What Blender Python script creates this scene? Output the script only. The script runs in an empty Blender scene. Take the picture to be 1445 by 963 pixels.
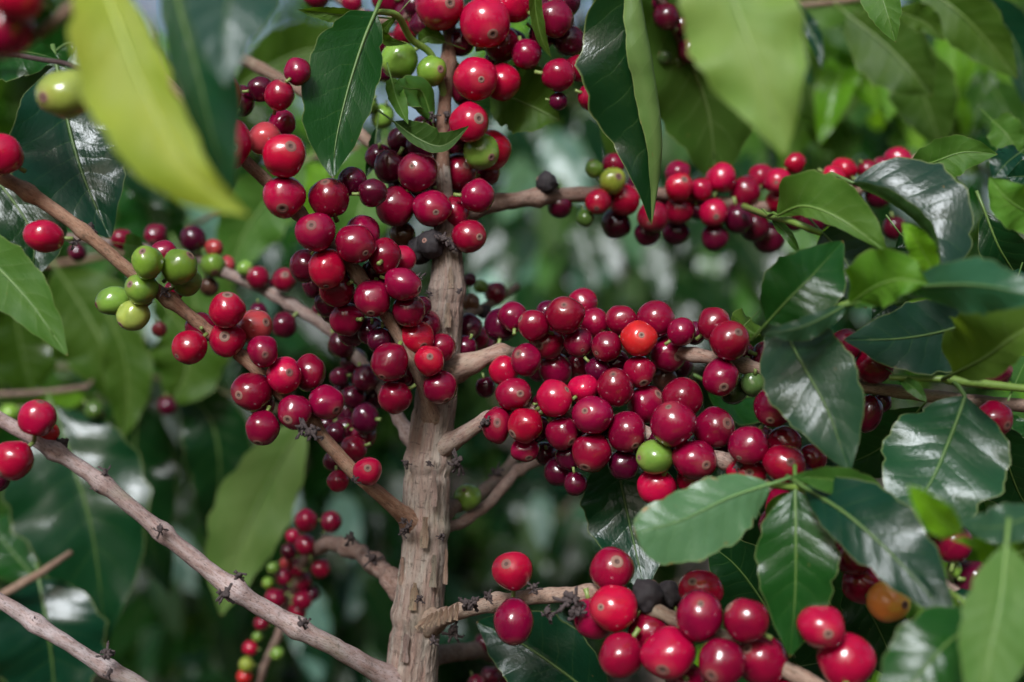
import bpy, math, random
from mathutils import Vector, Matrix, noise
# ------------------------------------------------------------------ camera, world, sun, exposure
S = bpy.context.scene
COL = S.collection
R = random.Random(11)
CZ = 1.15                       # camera height
F = 1985.0                      # focal length in photo pixels (photo 1445 x 963)
cam_d = bpy.data.cameras.new('camera')
cam = bpy.data.objects.new('camera', cam_d); COL.objects.link(cam)
cam.location = (0, 0, CZ); cam.rotation_euler = (math.pi/2, 0, 0)
cam_d.sensor_width = 36; cam_d.lens = F/1445*36
cam_d.clip_start = 0.02; cam_d.clip_end = 500
cam_d.dof.use_dof = True; cam_d.dof.focus_distance = 0.605; cam_d.dof.aperture_fstop = 4.4
S.camera = cam
W = bpy.data.worlds.new('World'); S.world = W; W.use_nodes = True
nt = W.node_tree; bg = nt.nodes['Background']
sky = nt.nodes.new('ShaderNodeTexSky'); sky.sky_type = 'NISHITA'; sky.sun_disc = False
SUN_EL, SUN_AZ = 38, 196         # azimuth clockwise from +Y: behind the camera, a little left
sky.sun_elevation = math.radians(SUN_EL); sky.sun_rotation = math.radians(SUN_AZ)
sky.air_density = 1.0; sky.dust_density = 5; sky.ozone_density = 1.0
nt.links.new(sky.outputs[0], bg.inputs[0]); bg.inputs[1].default_value = 0.045
sl = bpy.data.lights.new('sun', 'SUN'); sl.energy = 1.5; sl.angle = math.radians(19); sl.color = (.87, .93, 1)
so = bpy.data.objects.new('sun', sl); COL.objects.link(so); so.location = (-1, -2, 4)
az, el = math.radians(SUN_AZ), math.radians(SUN_EL)
sd = Vector((math.sin(az)*math.cos(el), math.cos(az)*math.cos(el), math.sin(el)))
so.rotation_euler = sd.to_track_quat('Z', 'Y').to_euler()
S.view_settings.view_transform = 'Standard'; S.view_settings.look = 'None'
S.view_settings.exposure = 1.5; S.view_settings.gamma = 1
S.cycles.max_bounces = 6; S.cycles.transmission_bounces = 4; S.cycles.transparent_max_bounces = 4
S.cycles.caustics_reflective = False; S.cycles.caustics_refractive = False

def P(x, y, d):                 # a photo pixel at a distance, as a point of the place
    return Vector(((x-722.5)/F*d, d, CZ-(y-481.5)/F*d))

# ------------------------------------------------------------------ materials
def newmat(name):
    m = bpy.data.materials.new(name); m.use_nodes = True
    n = m.node_tree.nodes; l = m.node_tree.links
    return m, n, l, n['Principled BSDF']
def nd(n, t, **k):
    x = n.new('ShaderNode'+t)
    for a, v in k.items(): setattr(x, a, v)
    return x
def mix(n, l, fac, a, b, mode='MIX'):
    x = n.new('ShaderNodeMix'); x.data_type = 'RGBA'; x.blend_type = mode
    for s, v in ((0, fac), (6, a), (7, b)):
        if hasattr(v, 'is_linked') or hasattr(v, 'links'): l.new(v, x.inputs[s])
        else: x.inputs[s].default_value = v if s == 0 else (tuple(v)+(1,))[:4]
    return x.outputs[2]
def mth(n, l, op, a, b=None, c=None, clamp=False):
    x = n.new('ShaderNodeMath'); x.operation = op; x.use_clamp = clamp
    for i, v in enumerate((a, b, c)):
        if v is None: continue
        if hasattr(v, 'links'): l.new(v, x.inputs[i])
        else: x.inputs[i].default_value = v
    return x.outputs[0]
def ramp(n, l, src, stops):
    r = n.new('ShaderNodeValToRGB'); e = r.color_ramp.elements
    while len(e) < len(stops): e.new(0.5)
    for i, (p, c) in enumerate(stops): e[i].position = p; e[i].color = tuple(c)+(1,)
    l.new(src, r.inputs[0]); return r.outputs[0]
def noi(n, l, vec, scale, detail=3, rough=.55):
    x = n.new('ShaderNodeTexNoise'); x.inputs['Scale'].default_value = scale
    x.inputs['Detail'].default_value = detail; x.inputs['Roughness'].default_value = rough
    if vec is not None: l.new(vec, x.inputs['Vector'])
    return x.outputs[0]

def make_skin():
    m, n, l, b = newmat('cherry skin')
    oi = nd(n, 'ObjectInfo'); tc = nd(n, 'TexCoord')
    off = nd(n, 'VectorMath', operation='ADD'); l.new(tc.outputs['Object'], off.inputs[0])
    cx = nd(n, 'CombineXYZ'); l.new(mth(n, l, 'MULTIPLY', oi.outputs['Random'], 40), cx.inputs[0]); l.new(cx.outputs[0], off.inputs[1])
    v = off.outputs[0]
    big = noi(n, l, v, 1.1, 3)
    f = mth(n, l, 'MULTIPLY', mth(n, l, 'SUBTRACT', big, .4, clamp=True), 1.7, clamp=True)
    dark = mix(n, l, 1.0, oi.outputs['Color'], (.5, .55, .7), 'MULTIPLY')
    c = mix(n, l, f, oi.outputs['Color'], dark)
    # pale pinprick lenticels
    vo = nd(n, 'TexVoronoi'); vo.inputs['Scale'].default_value = 7; l.new(v, vo.inputs['Vector'])
    pin = mth(n, l, 'LESS_THAN', vo.outputs['Distance'], .035)
    c = mix(n, l, mth(n, l, 'MULTIPLY', pin, .35), c, (.6, .35, .3))
    # scuffs
    sc = noi(n, l, v, 2.2, 6, .7)
    scf = mth(n, l, 'MULTIPLY', mth(n, l, 'SUBTRACT', sc, .68, clamp=True), 9, clamp=True)
    c = mix(n, l, mth(n, l, 'MULTIPLY', scf, .6), c, (.33, .17, .11))
    # paler towards the navel end
    sx = nd(n, 'SeparateXYZ'); l.new(tc.outputs['Object'], sx.inputs[0])
    pole = mth(n, l, 'MULTIPLY', mth(n, l, 'SUBTRACT', sx.outputs[2], .82, clamp=True), 3.2, clamp=True)
    c = mix(n, l, mth(n, l, 'MULTIPLY', pole, .22), c, (.5, .2, .15))
    l.new(c, b.inputs['Base Color'])
    fine = noi(n, l, v, 9, 5)
    l.new(mth(n, l, 'MULTIPLY_ADD', fine, .16, .08), b.inputs['Roughness'])
    b.inputs['Subsurface Weight'].default_value = .04
    b.inputs['Subsurface Radius'].default_value = (.004, .001, .001); b.inputs['Subsurface Scale'].default_value = .5
    b.inputs['Specular IOR Level'].default_value = .55
    b.inputs['Coat Weight'].default_value = .08; b.inputs['Coat Roughness'].default_value = .22
    bp = nd(n, 'Bump'); bp.inputs['Strength'].default_value = .05; bp.inputs['Distance'].default_value = .0006
    l.new(noi(n, l, v, 5, 4), bp.inputs['Height']); l.new(bp.outputs[0], b.inputs['Normal'])
    return m
def make_turning():
    m, n, l, b = newmat('turning cherry skin')
    tc = nd(n, 'TexCoord'); sx = nd(n, 'SeparateXYZ'); l.new(tc.outputs['Object'], sx.inputs[0])
    f = mth(n, l, 'ADD', mth(n, l, 'MULTIPLY', sx.outputs[0], .45), mth(n, l, 'MULTIPLY', noi(n, l, tc.outputs['Object'], 1.5), .9))
    c = ramp(n, l, f, [(.12, (.75, .24, .05)), (.5, (.72, .46, .06)), (.85, (.42, .52, .05))])
    l.new(c, b.inputs['Base Color']); b.inputs['Roughness'].default_value = .27
    b.inputs['Coat Weight'].default_value = .2; b.inputs['Coat Roughness'].default_value = .2
    return m
def simple(name, col, rough=.8, nscale=400, var=.5):
    m, n, l, b = newmat(name); tc = nd(n, 'TexCoord')
    v = noi(n, l, tc.outputs['Object'], nscale, 4)
    c = mix(n, l, mth(n, l, 'MULTIPLY', v, var), col, tuple(x*.35 for x in col))
    l.new(c, b.inputs['Base Color']); b.inputs['Roughness'].default_value = rough
    bp = nd(n, 'Bump'); bp.inputs['Strength'].default_value = .4; bp.inputs['Distance'].default_value = .0008
    l.new(v, bp.inputs['Height']); l.new(bp.outputs[0], b.inputs['Normal'])
    return m
def make_leaf(name, marks=False, pale=(.3, (.11, .19, .03))):
    m, n, l, b = newmat(name)
    oi = nd(n, 'ObjectInfo'); tc = nd(n, 'TexCoord'); geo = nd(n, 'NewGeometry')
    sx = nd(n, 'SeparateXYZ'); l.new(tc.outputs['UV'], sx.inputs[0])
    u = mth(n, l, 'ABSOLUTE', mth(n, l, 'MULTIPLY_ADD', sx.outputs[0], 2, -1))
    t = sx.outputs[1]
    nz = noi(n, l, tc.outputs['UV'], 3.5, 2)
    ph = mth(n, l, 'ADD', mth(n, l, 'MULTIPLY', t, 9.0), mth(n, l, 'MULTIPLY', u, -1.35))
    ph = mth(n, l, 'ADD', ph, mth(n, l, 'MULTIPLY', nz, .5))
    fr = mth(n, l, 'ABSOLUTE', mth(n, l, 'SUBTRACT', mth(n, l, 'FRACT', ph), .5))
    vein = mth(n, l, 'SUBTRACT', 1, mth(n, l, 'MULTIPLY', fr, 22), clamp=True)
    vein = mth(n, l, 'MULTIPLY', vein, mth(n, l, 'SUBTRACT', 1.0, u, clamp=True))
    midr = mth(n, l, 'SUBTRACT', 1, mth(n, l, 'MULTIPLY', u, mth(n, l, 'MULTIPLY_ADD', t, 18, 17)), clamp=True)
    midr = mth(n, l, 'MULTIPLY', midr, 2.2, clamp=True)
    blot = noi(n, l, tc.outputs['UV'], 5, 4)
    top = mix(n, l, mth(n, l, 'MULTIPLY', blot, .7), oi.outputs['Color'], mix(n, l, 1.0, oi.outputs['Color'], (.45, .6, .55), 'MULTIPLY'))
    vc = mix(n, l, .5, oi.outputs['Color'], (.16, .30, .06))
    top = mix(n, l, mth(n, l, 'MULTIPLY', vein, .28), top, vc)
    top = mix(n, l, mth(n, l, 'MULTIPLY', midr, .5), top, vc)
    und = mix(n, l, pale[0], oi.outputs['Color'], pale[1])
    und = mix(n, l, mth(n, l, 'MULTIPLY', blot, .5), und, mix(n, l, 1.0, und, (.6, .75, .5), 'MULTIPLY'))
    pat = ramp(n, l, noi(n, l, tc.outputs['UV'], 2.2, 2), [(.38, (0,)*3), (.62, (1,)*3)])  # dappled light put into the underside colour as broad darker patches
    und = mix(n, l, mth(n, l, 'MULTIPLY', pat, .55), und, mix(n, l, 1.0, und, (.5, .72, .45), 'MULTIPLY'))
    und = mix(n, l, mth(n, l, 'MULTIPLY', vein, .3), und, (.25, .34, .13))
    und = mix(n, l, mth(n, l, 'MULTIPLY', midr, .8), und, (.26, .36, .14))
    c = mix(n, l, geo.outputs['Backfacing'], top, und)
    # small blemishes and browned rim
    vo = nd(n, 'TexVoronoi'); vo.inputs['Scale'].default_value = 5.5; vo.inputs['Randomness'].default_value = 1
    jit = nd(n, 'VectorMath', operation='ADD'); l.new(tc.outputs['UV'], jit.inputs[0])
    cx = nd(n, 'CombineXYZ'); l.new(mth(n, l, 'MULTIPLY', oi.outputs['Random'], 9), cx.inputs[0]); l.new(cx.outputs[0], jit.inputs[1])
    l.new(jit.outputs[0], vo.inputs['Vector'])
    sp = mth(n, l, 'LESS_THAN', vo.outputs['Distance'], .045)
    c = mix(n, l, mth(n, l, 'MULTIPLY', sp, .55), c, (.2, .12, .04))
    tipm = mth(n, l, 'MULTIPLY', mth(n, l, 'SUBTRACT', t, .965, clamp=True), 30, clamp=True)
    c = mix(n, l, tipm, c, (.12, .06, .02))
    rim = mth(n, l, 'MULTIPLY', mth(n, l, 'SUBTRACT', u, .965, clamp=True), 24, clamp=True)
    c = mix(n, l, mth(n, l, 'MULTIPLY', rim, .6), c, (.3, .36, .12))
    if marks:
        q = noi(n, l, tc.outputs['UV'], 6, 3)
        e = mth(n, l, 'MULTIPLY', mth(n, l, 'SUBTRACT', mth(n, l, 'ADD', q, mth(n, l, 'MULTIPLY', u, .35)), .91, clamp=True), 9, clamp=True)
        c = mix(n, l, e, c, (.33, .13, .03))
    l.new(c, b.inputs['Base Color'])
    rg = mth(n, l, 'ADD', mth(n, l, 'MULTIPLY', noi(n, l, tc.outputs['UV'], 9, 4), .17), .11)
    rg = mth(n, l, 'ADD', rg, mth(n, l, 'MULTIPLY', geo.outputs['Backfacing'], .28), clamp=True)
    l.new(rg, b.inputs['Roughness'])
    l.new(mth(n, l, 'MULTIPLY_ADD', geo.outputs['Backfacing'], -.22, .36), b.inputs['Specular IOR Level'])
    hgt = mth(n, l, 'SUBTRACT', mth(n, l, 'MULTIPLY', mth(n, l, 'POWER', fr, .6), .9), mth(n, l, 'MULTIPLY', midr, .9))
    hgt = mth(n, l, 'ADD', hgt, mth(n, l, 'MULTIPLY', noi(n, l, tc.outputs['UV'], 32, 4), .7))
    bp = nd(n, 'Bump'); bp.inputs['Strength'].default_value = .3; bp.inputs['Distance'].default_value = .0009
    l.new(hgt, bp.inputs['Height']); l.new(bp.outputs[0], b.inputs['Normal'])
    tr = nd(n, 'BsdfTranslucent')
    tcol = mix(n, l, .15, mix(n, l, 1.0, oi.outputs['Color'], (4.0, 3.6, 1.0), 'MULTIPLY'), (.22, .42, .03))
    tcol = mix(n, l, mth(n, l, 'MULTIPLY', vein, .4), tcol, (.1, .2, .03))
    l.new(tcol, tr.inputs[0])
    ms = nd(n, 'MixShader'); ms.inputs[0].default_value = .28
    l.new(b.outputs[0], ms.inputs[1]); l.new(tr.outputs[0], ms.inputs[2])
    l.new(ms.outputs[0], n['Material Output'].inputs[0])
    return m
def make_bark(name, stretch, flaky=0.0, pink=(.36, .24, .19), grey=(.40, .35, .29), crack=(.055, .035, .026)):
    m, n, l, b = newmat(name)
    oi = nd(n, 'ObjectInfo'); tc = nd(n, 'TexCoord')
    mp = nd(n, 'Mapping'); l.new(tc.outputs['UV'], mp.inputs[0]); mp.inputs['Scale'].default_value = stretch
    big = noi(n, l, mp.outputs[0], 1.2, 4); fib = noi(n, l, mp.outputs[0], 5, 6, .7)
    c = mix(n, l, ramp(n, l, big, [(.35, (0,)*3), (.62, (1,)*3)]), pink, grey)
    c = mix(n, l, 1.0, c, oi.outputs['Color'], 'MULTIPLY')
    ck = ramp(n, l, fib, [(.36, (1,)*3), (.47, (0,)*3)])
    c = mix(n, l, mth(n, l, 'MULTIPLY', ck, .75), c, crack)
    hi = ramp(n, l, fib, [(.57, (0,)*3), (.7, (1,)*3)])
    c = mix(n, l, mth(n, l, 'MULTIPLY', hi, .55), c, (.56, .50, .42))
    mp2 = nd(n, 'Mapping'); l.new(tc.outputs['UV'], mp2.inputs[0]); mp2.inputs['Scale'].default_value = (3, 210, 1)
    hz = ramp(n, l, noi(n, l, mp2.outputs[0], 2.2, 4, .6), [(.33, (1,)*3), (.40, (0,)*3)])
    c = mix(n, l, mth(n, l, 'MULTIPLY', hz, .6), c, crack)
    st = noi(n, l, tc.outputs['Object'], 28, 5, .65)
    c = mix(n, l, mth(n, l, 'MULTIPLY', ramp(n, l, st, [(.42, (1,)*3), (.58, (0,)*3)]), .55), c, mix(n, l, 1.0, c, (.5, .45, .42), 'MULTIPLY'))
    # small dark specks and a hint of lichen
    sp = noi(n, l, tc.outputs['Object'], 260, 4)
    c = mix(n, l, mth(n, l, 'MULTIPLY', ramp(n, l, sp, [(.62, (0,)*3), (.72, (1,)*3)]), .55), c, (.06, .045, .035))
    lz = noi(n, l, tc.outputs['Object'], 45, 4)
    c = mix(n, l, mth(n, l, 'MULTIPLY', ramp(n, l, lz, [(.58, (0,)*3), (.72, (1,)*3)]), .3), c, (.27, .30, .19))
    l.new(c, b.inputs['Base Color']); b.inputs['Roughness'].default_value = .75
    b.inputs['Specular IOR Level'].default_value = .3
    bp = nd(n, 'Bump'); bp.inputs['Strength'].default_value = .8; bp.inputs['Distance'].default_value = .0028 if flaky else .0008
    l.new(mth(n, l, 'ADD', fib, mth(n, l, 'MULTIPLY', sp, .4)), bp.inputs['Height']); l.new(bp.outputs[0], b.inputs['Normal'])
    return m
def make_ground():
    m, n, l, b = newmat('soil and litter'); tc = nd(n, 'TexCoord')
    a = noi(n, l, tc.outputs['Object'], 1.2, 6); d = noi(n, l, tc.outputs['Object'], 14, 6, .7)
    c = ramp(n, l, a, [(.3, (.05, .032, .022)), (.55, (.09, .06, .042)), (.75, (.13, .09, .06))])
    c = mix(n, l, mth(n, l, 'MULTIPLY', d, .6), c, (.035, .025, .018))
    l.new(c, b.inputs['Base Color']); b.inputs['Roughness'].default_value = .95
    bp = nd(n, 'Bump'); bp.inputs['Distance'].default_value = .05; l.new(d, bp.inputs['Height']); l.new(bp.outputs[0], b.inputs['Normal'])
    return m
M_SKIN, M_TURN = make_skin(), make_turning()
def make_scar():
    m, n, l, b = newmat('navel scar'); oi = nd(n, 'ObjectInfo'); tc = nd(n, 'TexCoord')
    c = ramp(n, l, oi.outputs['Random'], [(.0, (.33, .2, .15)), (.35, (.27, .12, .09)), (.6, (.20, .05, .045)), (.8, (.30, .17, .13)), (1, (.15, .08, .06))])
    c = mix(n, l, mth(n, l, 'MULTIPLY', noi(n, l, tc.outputs['Object'], 9, 4), .8), c, (.08, .03, .025))
    l.new(c, b.inputs['Base Color']); b.inputs['Roughness'].default_value = .7
    return m
M_SCAR = make_scar()
M_SCARD = simple('navel pit', (.10, .05, .04), .8, 3)
M_STALK = simple('fruit stalk', (.20, .27, .07), .5, 3)
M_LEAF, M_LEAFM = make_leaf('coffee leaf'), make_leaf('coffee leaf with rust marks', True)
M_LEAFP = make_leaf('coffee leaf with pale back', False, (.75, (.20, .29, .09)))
M_TRUNK = make_bark('peeling trunk bark', (7, 26, 1), 1, (.37, .245, .20), (.45, .385, .325), (.07, .045, .034))
M_BARK = make_bark('branch bark', (5, 90, 1), 0, (.27, .185, .15), (.36, .30, .265))
M_STEM = simple('green stem', (.17, .27, .05), .45, 300, .5)
def make_rib():
    m, n, l, b = newmat('leaf rib'); oi = nd(n, 'ObjectInfo')
    l.new(mix(n, l, .42, oi.outputs['Color'], (.17, .27, .05)), b.inputs['Base Color']); b.inputs['Roughness'].default_value = .45
    return m
M_RIB = make_rib()
M_DRY = simple('dried flower parts', (.06, .043, .042), .85, 600)
M_SOIL = make_ground()

# ------------------------------------------------------------------ object helpers
WL = {}
def thing(name, label, cat, loc, group=None):
    o = bpy.data.objects.new(name, None); COL.objects.link(o); o.location = loc; o.empty_display_size = .05
    o['label'] = label; o['category'] = cat
    if group: o['group'] = group
    WL[o] = Vector(loc); return o
def mesh(name, vs, fs, mats, uvs=None, fm=None, org=None):
    me = bpy.data.meshes.new(name)
    if org is not None: vs = [v-org for v in vs]
    me.from_pydata([tuple(v) for v in vs], [], fs)
    for m in mats: me.materials.append(m)
    if fm: me.polygons.foreach_set('material_index', fm)
    me.polygons.foreach_set('use_smooth', [True]*len(fs))
    if uvs:
        ul = me.uv_layers.new(name='UVMap')
        idx = [0]*len(me.loops); me.loops.foreach_get('vertex_index', idx)
        flat = []
        for i in idx: flat += uvs[i]
        ul.data.foreach_set('uv', flat)
    me.update(); return me
def put(name, me, org, parent, col=None, label=None):
    o = bpy.data.objects.new(name, me); COL.objects.link(o); o.parent = parent
    o.location = org-(WL[parent] if parent else Vector()); WL[o] = Vector(org)
    if col: o.color = tuple(col)+(1,)
    if label: o['label'] = label
    return o
def spline(pts, n):             # Catmull-Rom through tuples of any length, n samples
    k = len(pts); out = []
    for i in range(n):
        t = i/(n-1)*(k-1); s = min(int(t), k-2); t -= s
        p0, p1, p2, p3 = pts[max(s-1, 0)], pts[s], pts[s+1], pts[min(s+2, k-1)]
        out.append(tuple(.5*((2*b)+(c-a)*t+(2*a-5*b+4*c-d)*t*t+(3*b-a-3*c+d)*t**3) for a, b, c, d in zip(p0, p1, p2, p3)))
    return out
def tube(pts, rad, seg=10, cap=True, rough=0.0, rs=60, vlen=None):
    """pts Vectors, rad floats -> verts, faces, uvs"""
    vs, fs, uv = [], [], []
    T = [(pts[min(i+1, len(pts)-1)]-pts[max(i-1, 0)]).normalized() for i in range(len(pts))]
    x = T[0].orthogonal().normalized(); L = 0
    for i, p in enumerate(pts):
        x = (x-T[i]*x.dot(T[i])).normalized(); y = T[i].cross(x)
        if i: L += (p-pts[i-1]).length
        for j in range(seg):
            a = 2*math.pi*j/seg; dirv = x*math.cos(a)+y*math.sin(a)
            r = rad[i]
            if rough: r *= 1+rough*noise.noise((p+dirv*rad[i])*rs)
            vs.append(p+dirv*r); uv.append((abs(2*j/seg-1), L))
        if i:
            for j in range(seg):
                a, b = (i-1)*seg+j, (i-1)*seg+(j+1) % seg
                fs.append((a, b, b+seg, a+seg))
    if cap:
        fs.append(tuple(range(seg-1, -1, -1))); k = (len(pts)-1)*seg; fs.append(tuple(range(k, k+seg)))
    return vs, fs, uv
class MB:
    def __init__(s): s.v, s.f, s.u, s.m = [], [], [], []
    def add(s, vfu, mi=0):
        v, f, u = vfu; k = len(s.v); s.v += v; s.u += u
        s.f += [tuple(i+k for i in q) for q in f]; s.m += [mi]*len(f)

# ------------------------------------------------------------------ coffee cherries
def cherry_mesh(name, skin, navel=1.0, stalk=True, sd=0, lump=.05, fq=1.1):
    seg = 28; prof = []; ns = .19*navel
    for i in range(15):                              # from stalk end to the rim of the navel
        a = math.pi*(i/14*.93)+.035
        r, z = math.sin(a), -math.cos(a)
        if a < .5: z += .05*(1-a/.5)                 # dimple at the stalk
        prof.append((r*.985, z, 0))
    prof = [q for q in prof if not (q[1] > 0 and q[0] < ns*1.3)]
    zt = math.sqrt(1-ns*ns)
    prof += [(ns*1.25, zt*.985, 0), (ns, zt+.012, 1), (ns*.78, zt+.018, 1), (ns*.55, zt-.002, 1), (ns*.38, zt+.008, 2), (ns*.2, zt-.03, 2), (0.004, zt-.035, 2)]
    vs, fs, fm = [], [], []
    for r, z, k in prof:
        for j in range(seg):
            a = 2*math.pi*j/seg
            w = 1+.012*math.sin(2*a+1)*(1-abs(z))
            p = Vector((r*w*math.cos(a), r*w*math.sin(a), z))
            if p.z < .85: p *= 1+lump*noise.noise(p*fq+Vector((sd*3.1, sd, 0)))*min(1, (.85-p.z)*4)
            vs.append(p)
    for i in range(len(prof)-1):
        for j in range(seg):
            a, b = i*seg+j, i*seg+(j+1) % seg
            fs.append((a, b, b+seg, a+seg)); fm.append(prof[i+1][2])
    fs.append(tuple(range(seg-1, -1, -1))); fm.append(0)
    if stalk:
        v, f, _ = tube([Vector((0, 0, -.9)), Vector((.02, 0, -1.1)), Vector((.06, .03, -1.4))], [.15, .11, .13], 8)
        k = len(vs); vs += v; fs += [tuple(i+k for i in q) for q in f]; fm += [3]*len(f)
    return mesh(name, vs, fs, [skin, M_SCAR, M_SCARD, M_STALK], fm=fm)
CH = [cherry_mesh('cherry', M_SKIN, nv, sd=i, lump=lp) for i, (nv, lp) in enumerate(((.9, .07), (1.1, .12), (.7, .10), (.95, .15), (.62, .09), (1.2, .13)))]
CH_T = cherry_mesh('cherry', M_TURN, .8)
CH_K = cherry_mesh('cherry', simple('dried fruit skin', (.022, .016, .018), .8, 3, .8), .8, sd=7, lump=.28, fq=2.6)
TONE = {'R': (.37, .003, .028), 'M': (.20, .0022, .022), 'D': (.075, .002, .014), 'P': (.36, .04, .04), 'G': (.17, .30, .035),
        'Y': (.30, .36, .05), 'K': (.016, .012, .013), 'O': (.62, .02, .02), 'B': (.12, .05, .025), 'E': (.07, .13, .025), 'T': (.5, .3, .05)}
TLAB = {'G': 'unripe green cherry', 'Y': 'unripe yellow green cherry', 'K': 'shrivelled black cherry', 'P': 'pinkish half ripe cherry',
        'O': 'bright orange red cherry', 'E': 'dark green unripe cherry', 'T': 'cherry turning from green to orange', 'B': 'brownish cherry'}
PLACED = []                     # (centre, radius) of every cherry so far
rm0 = lambda a, b: math.sqrt(a*b)
def cherries(parent, path, text, dshift=0.0):
    """path: list of (x, y, d) photo points of the carrying branch; one cherry a line, front to back"""
    rows = []
    for q in text.replace('\n', ';').split(';'):
        q = q.split()
        if not q: continue
        tone = q[2+(1 if q[3].isalpha() or q[3][0].isalpha() else 0)] if False else None
        nums = []; tone = None; lay = None; nav = []
        for w in q:
            if w[0].isalpha():
                tone = w[0]; lay = int(w[1]) if len(w) > 1 else None
            elif tone is None: nums.append(float(w))
            else: nav.append(float(w))
        x, y, rx = nums[:3]; ry = nums[3] if len(nums) > 3 else rx
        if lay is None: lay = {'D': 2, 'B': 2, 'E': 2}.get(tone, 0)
        rows.append((lay, x, y, rx, ry, tone, nav))
    rows.sort(key=lambda r: r[0])
    sp = spline([tuple(p) for p in path], 60)
    for lay, x, y, rx, ry, tone, nav in rows:
        bx, by, bd = min(sp, key=lambda p: (p[0]-x)**2+(p[1]-y)**2)[:3]
        if bd < .68 and rm0(rx, ry) < 17: rx *= 1.13; ry *= 1.13
        rx *= 1.10; ry *= 1.10; rm = math.sqrt(rx*ry)
        d = bd+dshift+(-1.5, -.9, .5)[lay]*rm*bd/F
        for _ in range(80):
            c = P(x, y, d); rr = rm*d/F; bad = False
            for c2, r2 in PLACED:
                if (c-c2).length < .965*(rr+r2) and abs(c2.y-c.y) < .05: bad = True; break
            if not bad: break
            d += .0012
        k = d/F; c = P(x, y, d); PLACED.append((c, rm*k))
        if nav:
            a, bb = (nav[0]-x)/rx, (nav[1]-y)/ry; q = min(a*a+bb*bb, .97)
            n = Vector((a, -math.sqrt(1-q), -bb)).normalized()
        else:
            n = (c-P(bx, by, bd))
            n = n.normalized() if n.length > 1e-5 else Vector((0, -1, 0))
            n = (n*.9+Vector((R.uniform(-.9, .9), R.uniform(-.2, .9), R.uniform(-.9, .6)))).normalized()
        X = Vector((0, 0, 1)).cross(n)
        X = X.normalized() if X.length > .05 else Vector((1, 0, 0))
        Y = n.cross(X)
        ext = lambda v: math.sqrt((rx*v.x)**2+(rm*v.y)**2+(ry*v.z)**2)*k
        me = CH_T if tone == 'T' else CH_K if tone == 'K' else CH[R.randrange(6)]
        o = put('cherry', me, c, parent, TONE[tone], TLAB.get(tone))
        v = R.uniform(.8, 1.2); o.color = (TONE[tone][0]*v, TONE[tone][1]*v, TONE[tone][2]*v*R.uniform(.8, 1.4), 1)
        rot = Matrix((X, Y, n)).transposed()
        if tone != 'T' : rot = rot @ Matrix.Rotation(0, 3, 'Z')
        o.rotation_euler = rot.to_euler(); o.scale = (ext(X), ext(Y), ext(n))

# ------------------------------------------------------------------ leaves
PT = [0, .04, .12, .25, .40, .55, .70, .80, .88, .94, .975, 1.0]
PW = [.03, .16, .48, .83, 1.0, .97, .77, .53, .28, .12, .055, .0]
PB = [.03, .18, .45, .78, .97, 1.0, .96, .87, .73, .54, .36, .0]
def prof(t, pw=PW):
    for i in range(len(PT)-1):
        if t <= PT[i+1]:
            a = (t-PT[i])/(PT[i+1]-PT[i]); return pw[i]+(pw[i+1]-pw[i])*a
    return 0
def leaf_geo(mid, wa, wb, ta=15, tb=15, ca=0, cb=0, wave=.08, wf=3.0, under=False, na=40, nb=7, view=None, phase=None, blunt=False):
    """mid: Vectors base to tip. wa/wb: half widths (m) right/left of travel; t*: tilt of each half towards viewer; c*: curl, degrees"""
    if phase is None: phase = R.uniform(0, 6.28)
    pts = [Vector(p) for p in spline([tuple(p) for p in mid], na+1)]
    vs, uv, fs = [], [], []
    L = sum((pts[i+1]-pts[i]).length for i in range(na))
    bites = [(R.uniform(.2, .85), R.choice((-1, 1)), R.uniform(.06, .18), R.uniform(.012, .03)) for _ in range(R.choice((0, 1, 1, 2)))]
    for i, p in enumerate(pts):
        t = i/na; T = (pts[min(i+1, na)]-pts[max(i-1, 0)]).normalized()
        V = (view if view is not None else (Vector((0, 0, CZ))-p)).normalized()
        lat = T.cross(V).normalized(); nr = lat.cross(T)
        pr = prof(t, PB if blunt else PW)
        half = {}
        for sgn, w, th, cu, ph in ((1, wa, ta, ca, phase), (-1, wb, tb, cb, phase+1.9)):
            q = p.copy(); col = []
            edge = 1+.035*math.sin(t*31+ph*3)+.02*math.sin(t*67+ph)
            for bt, bs, bd, bw in bites:
                if bs == sgn: edge -= bd*math.exp(-((t-bt)/bw)**2)
            for j in range(1, nb+1):
                s = j/nb; a = math.radians(th+cu*s)
                q = q+(lat*sgn*math.cos(a)+nr*math.sin(a))*(w*pr*edge/nb)
                ww = 1.5*wave*w*math.sin(wf*2*math.pi*t+ph)*s*s*min(1, 3*pr)
                bul = .05*w*noise.noise(Vector((q.x*55+phase*7, q.y*55, q.z*55)))*min(1, s*3)*min(1, 2*pr)+.011*w*(abs(math.sin(math.pi*(9*t-1.35*s)))-.5)*min(1, s*4)*(1-.4*s)*min(1, 2*pr)
                col.append((q+nr*(ww+bul), s))
            half[sgn] = col
        row = [(v, .5-.5*s) for v, s in reversed(half[-1])]+[(p-nr*.012*(wa+wb)*min(1, pr*3), .5)]+[(v, .5+.5*s) for v, s in half[1]]
        for v, u in row: vs.append(v); uv.append((u, t))
    m = 2*nb+1
    for i in range(na):
        for j in range(m-1):
            q = (i*m+j, i*m+j+1, (i+1)*m+j+1, (i+1)*m+j)
            fs.append(q[::-1] if under else q)
    return vs, fs, uv
PET = (.17, .27, .06)
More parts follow.
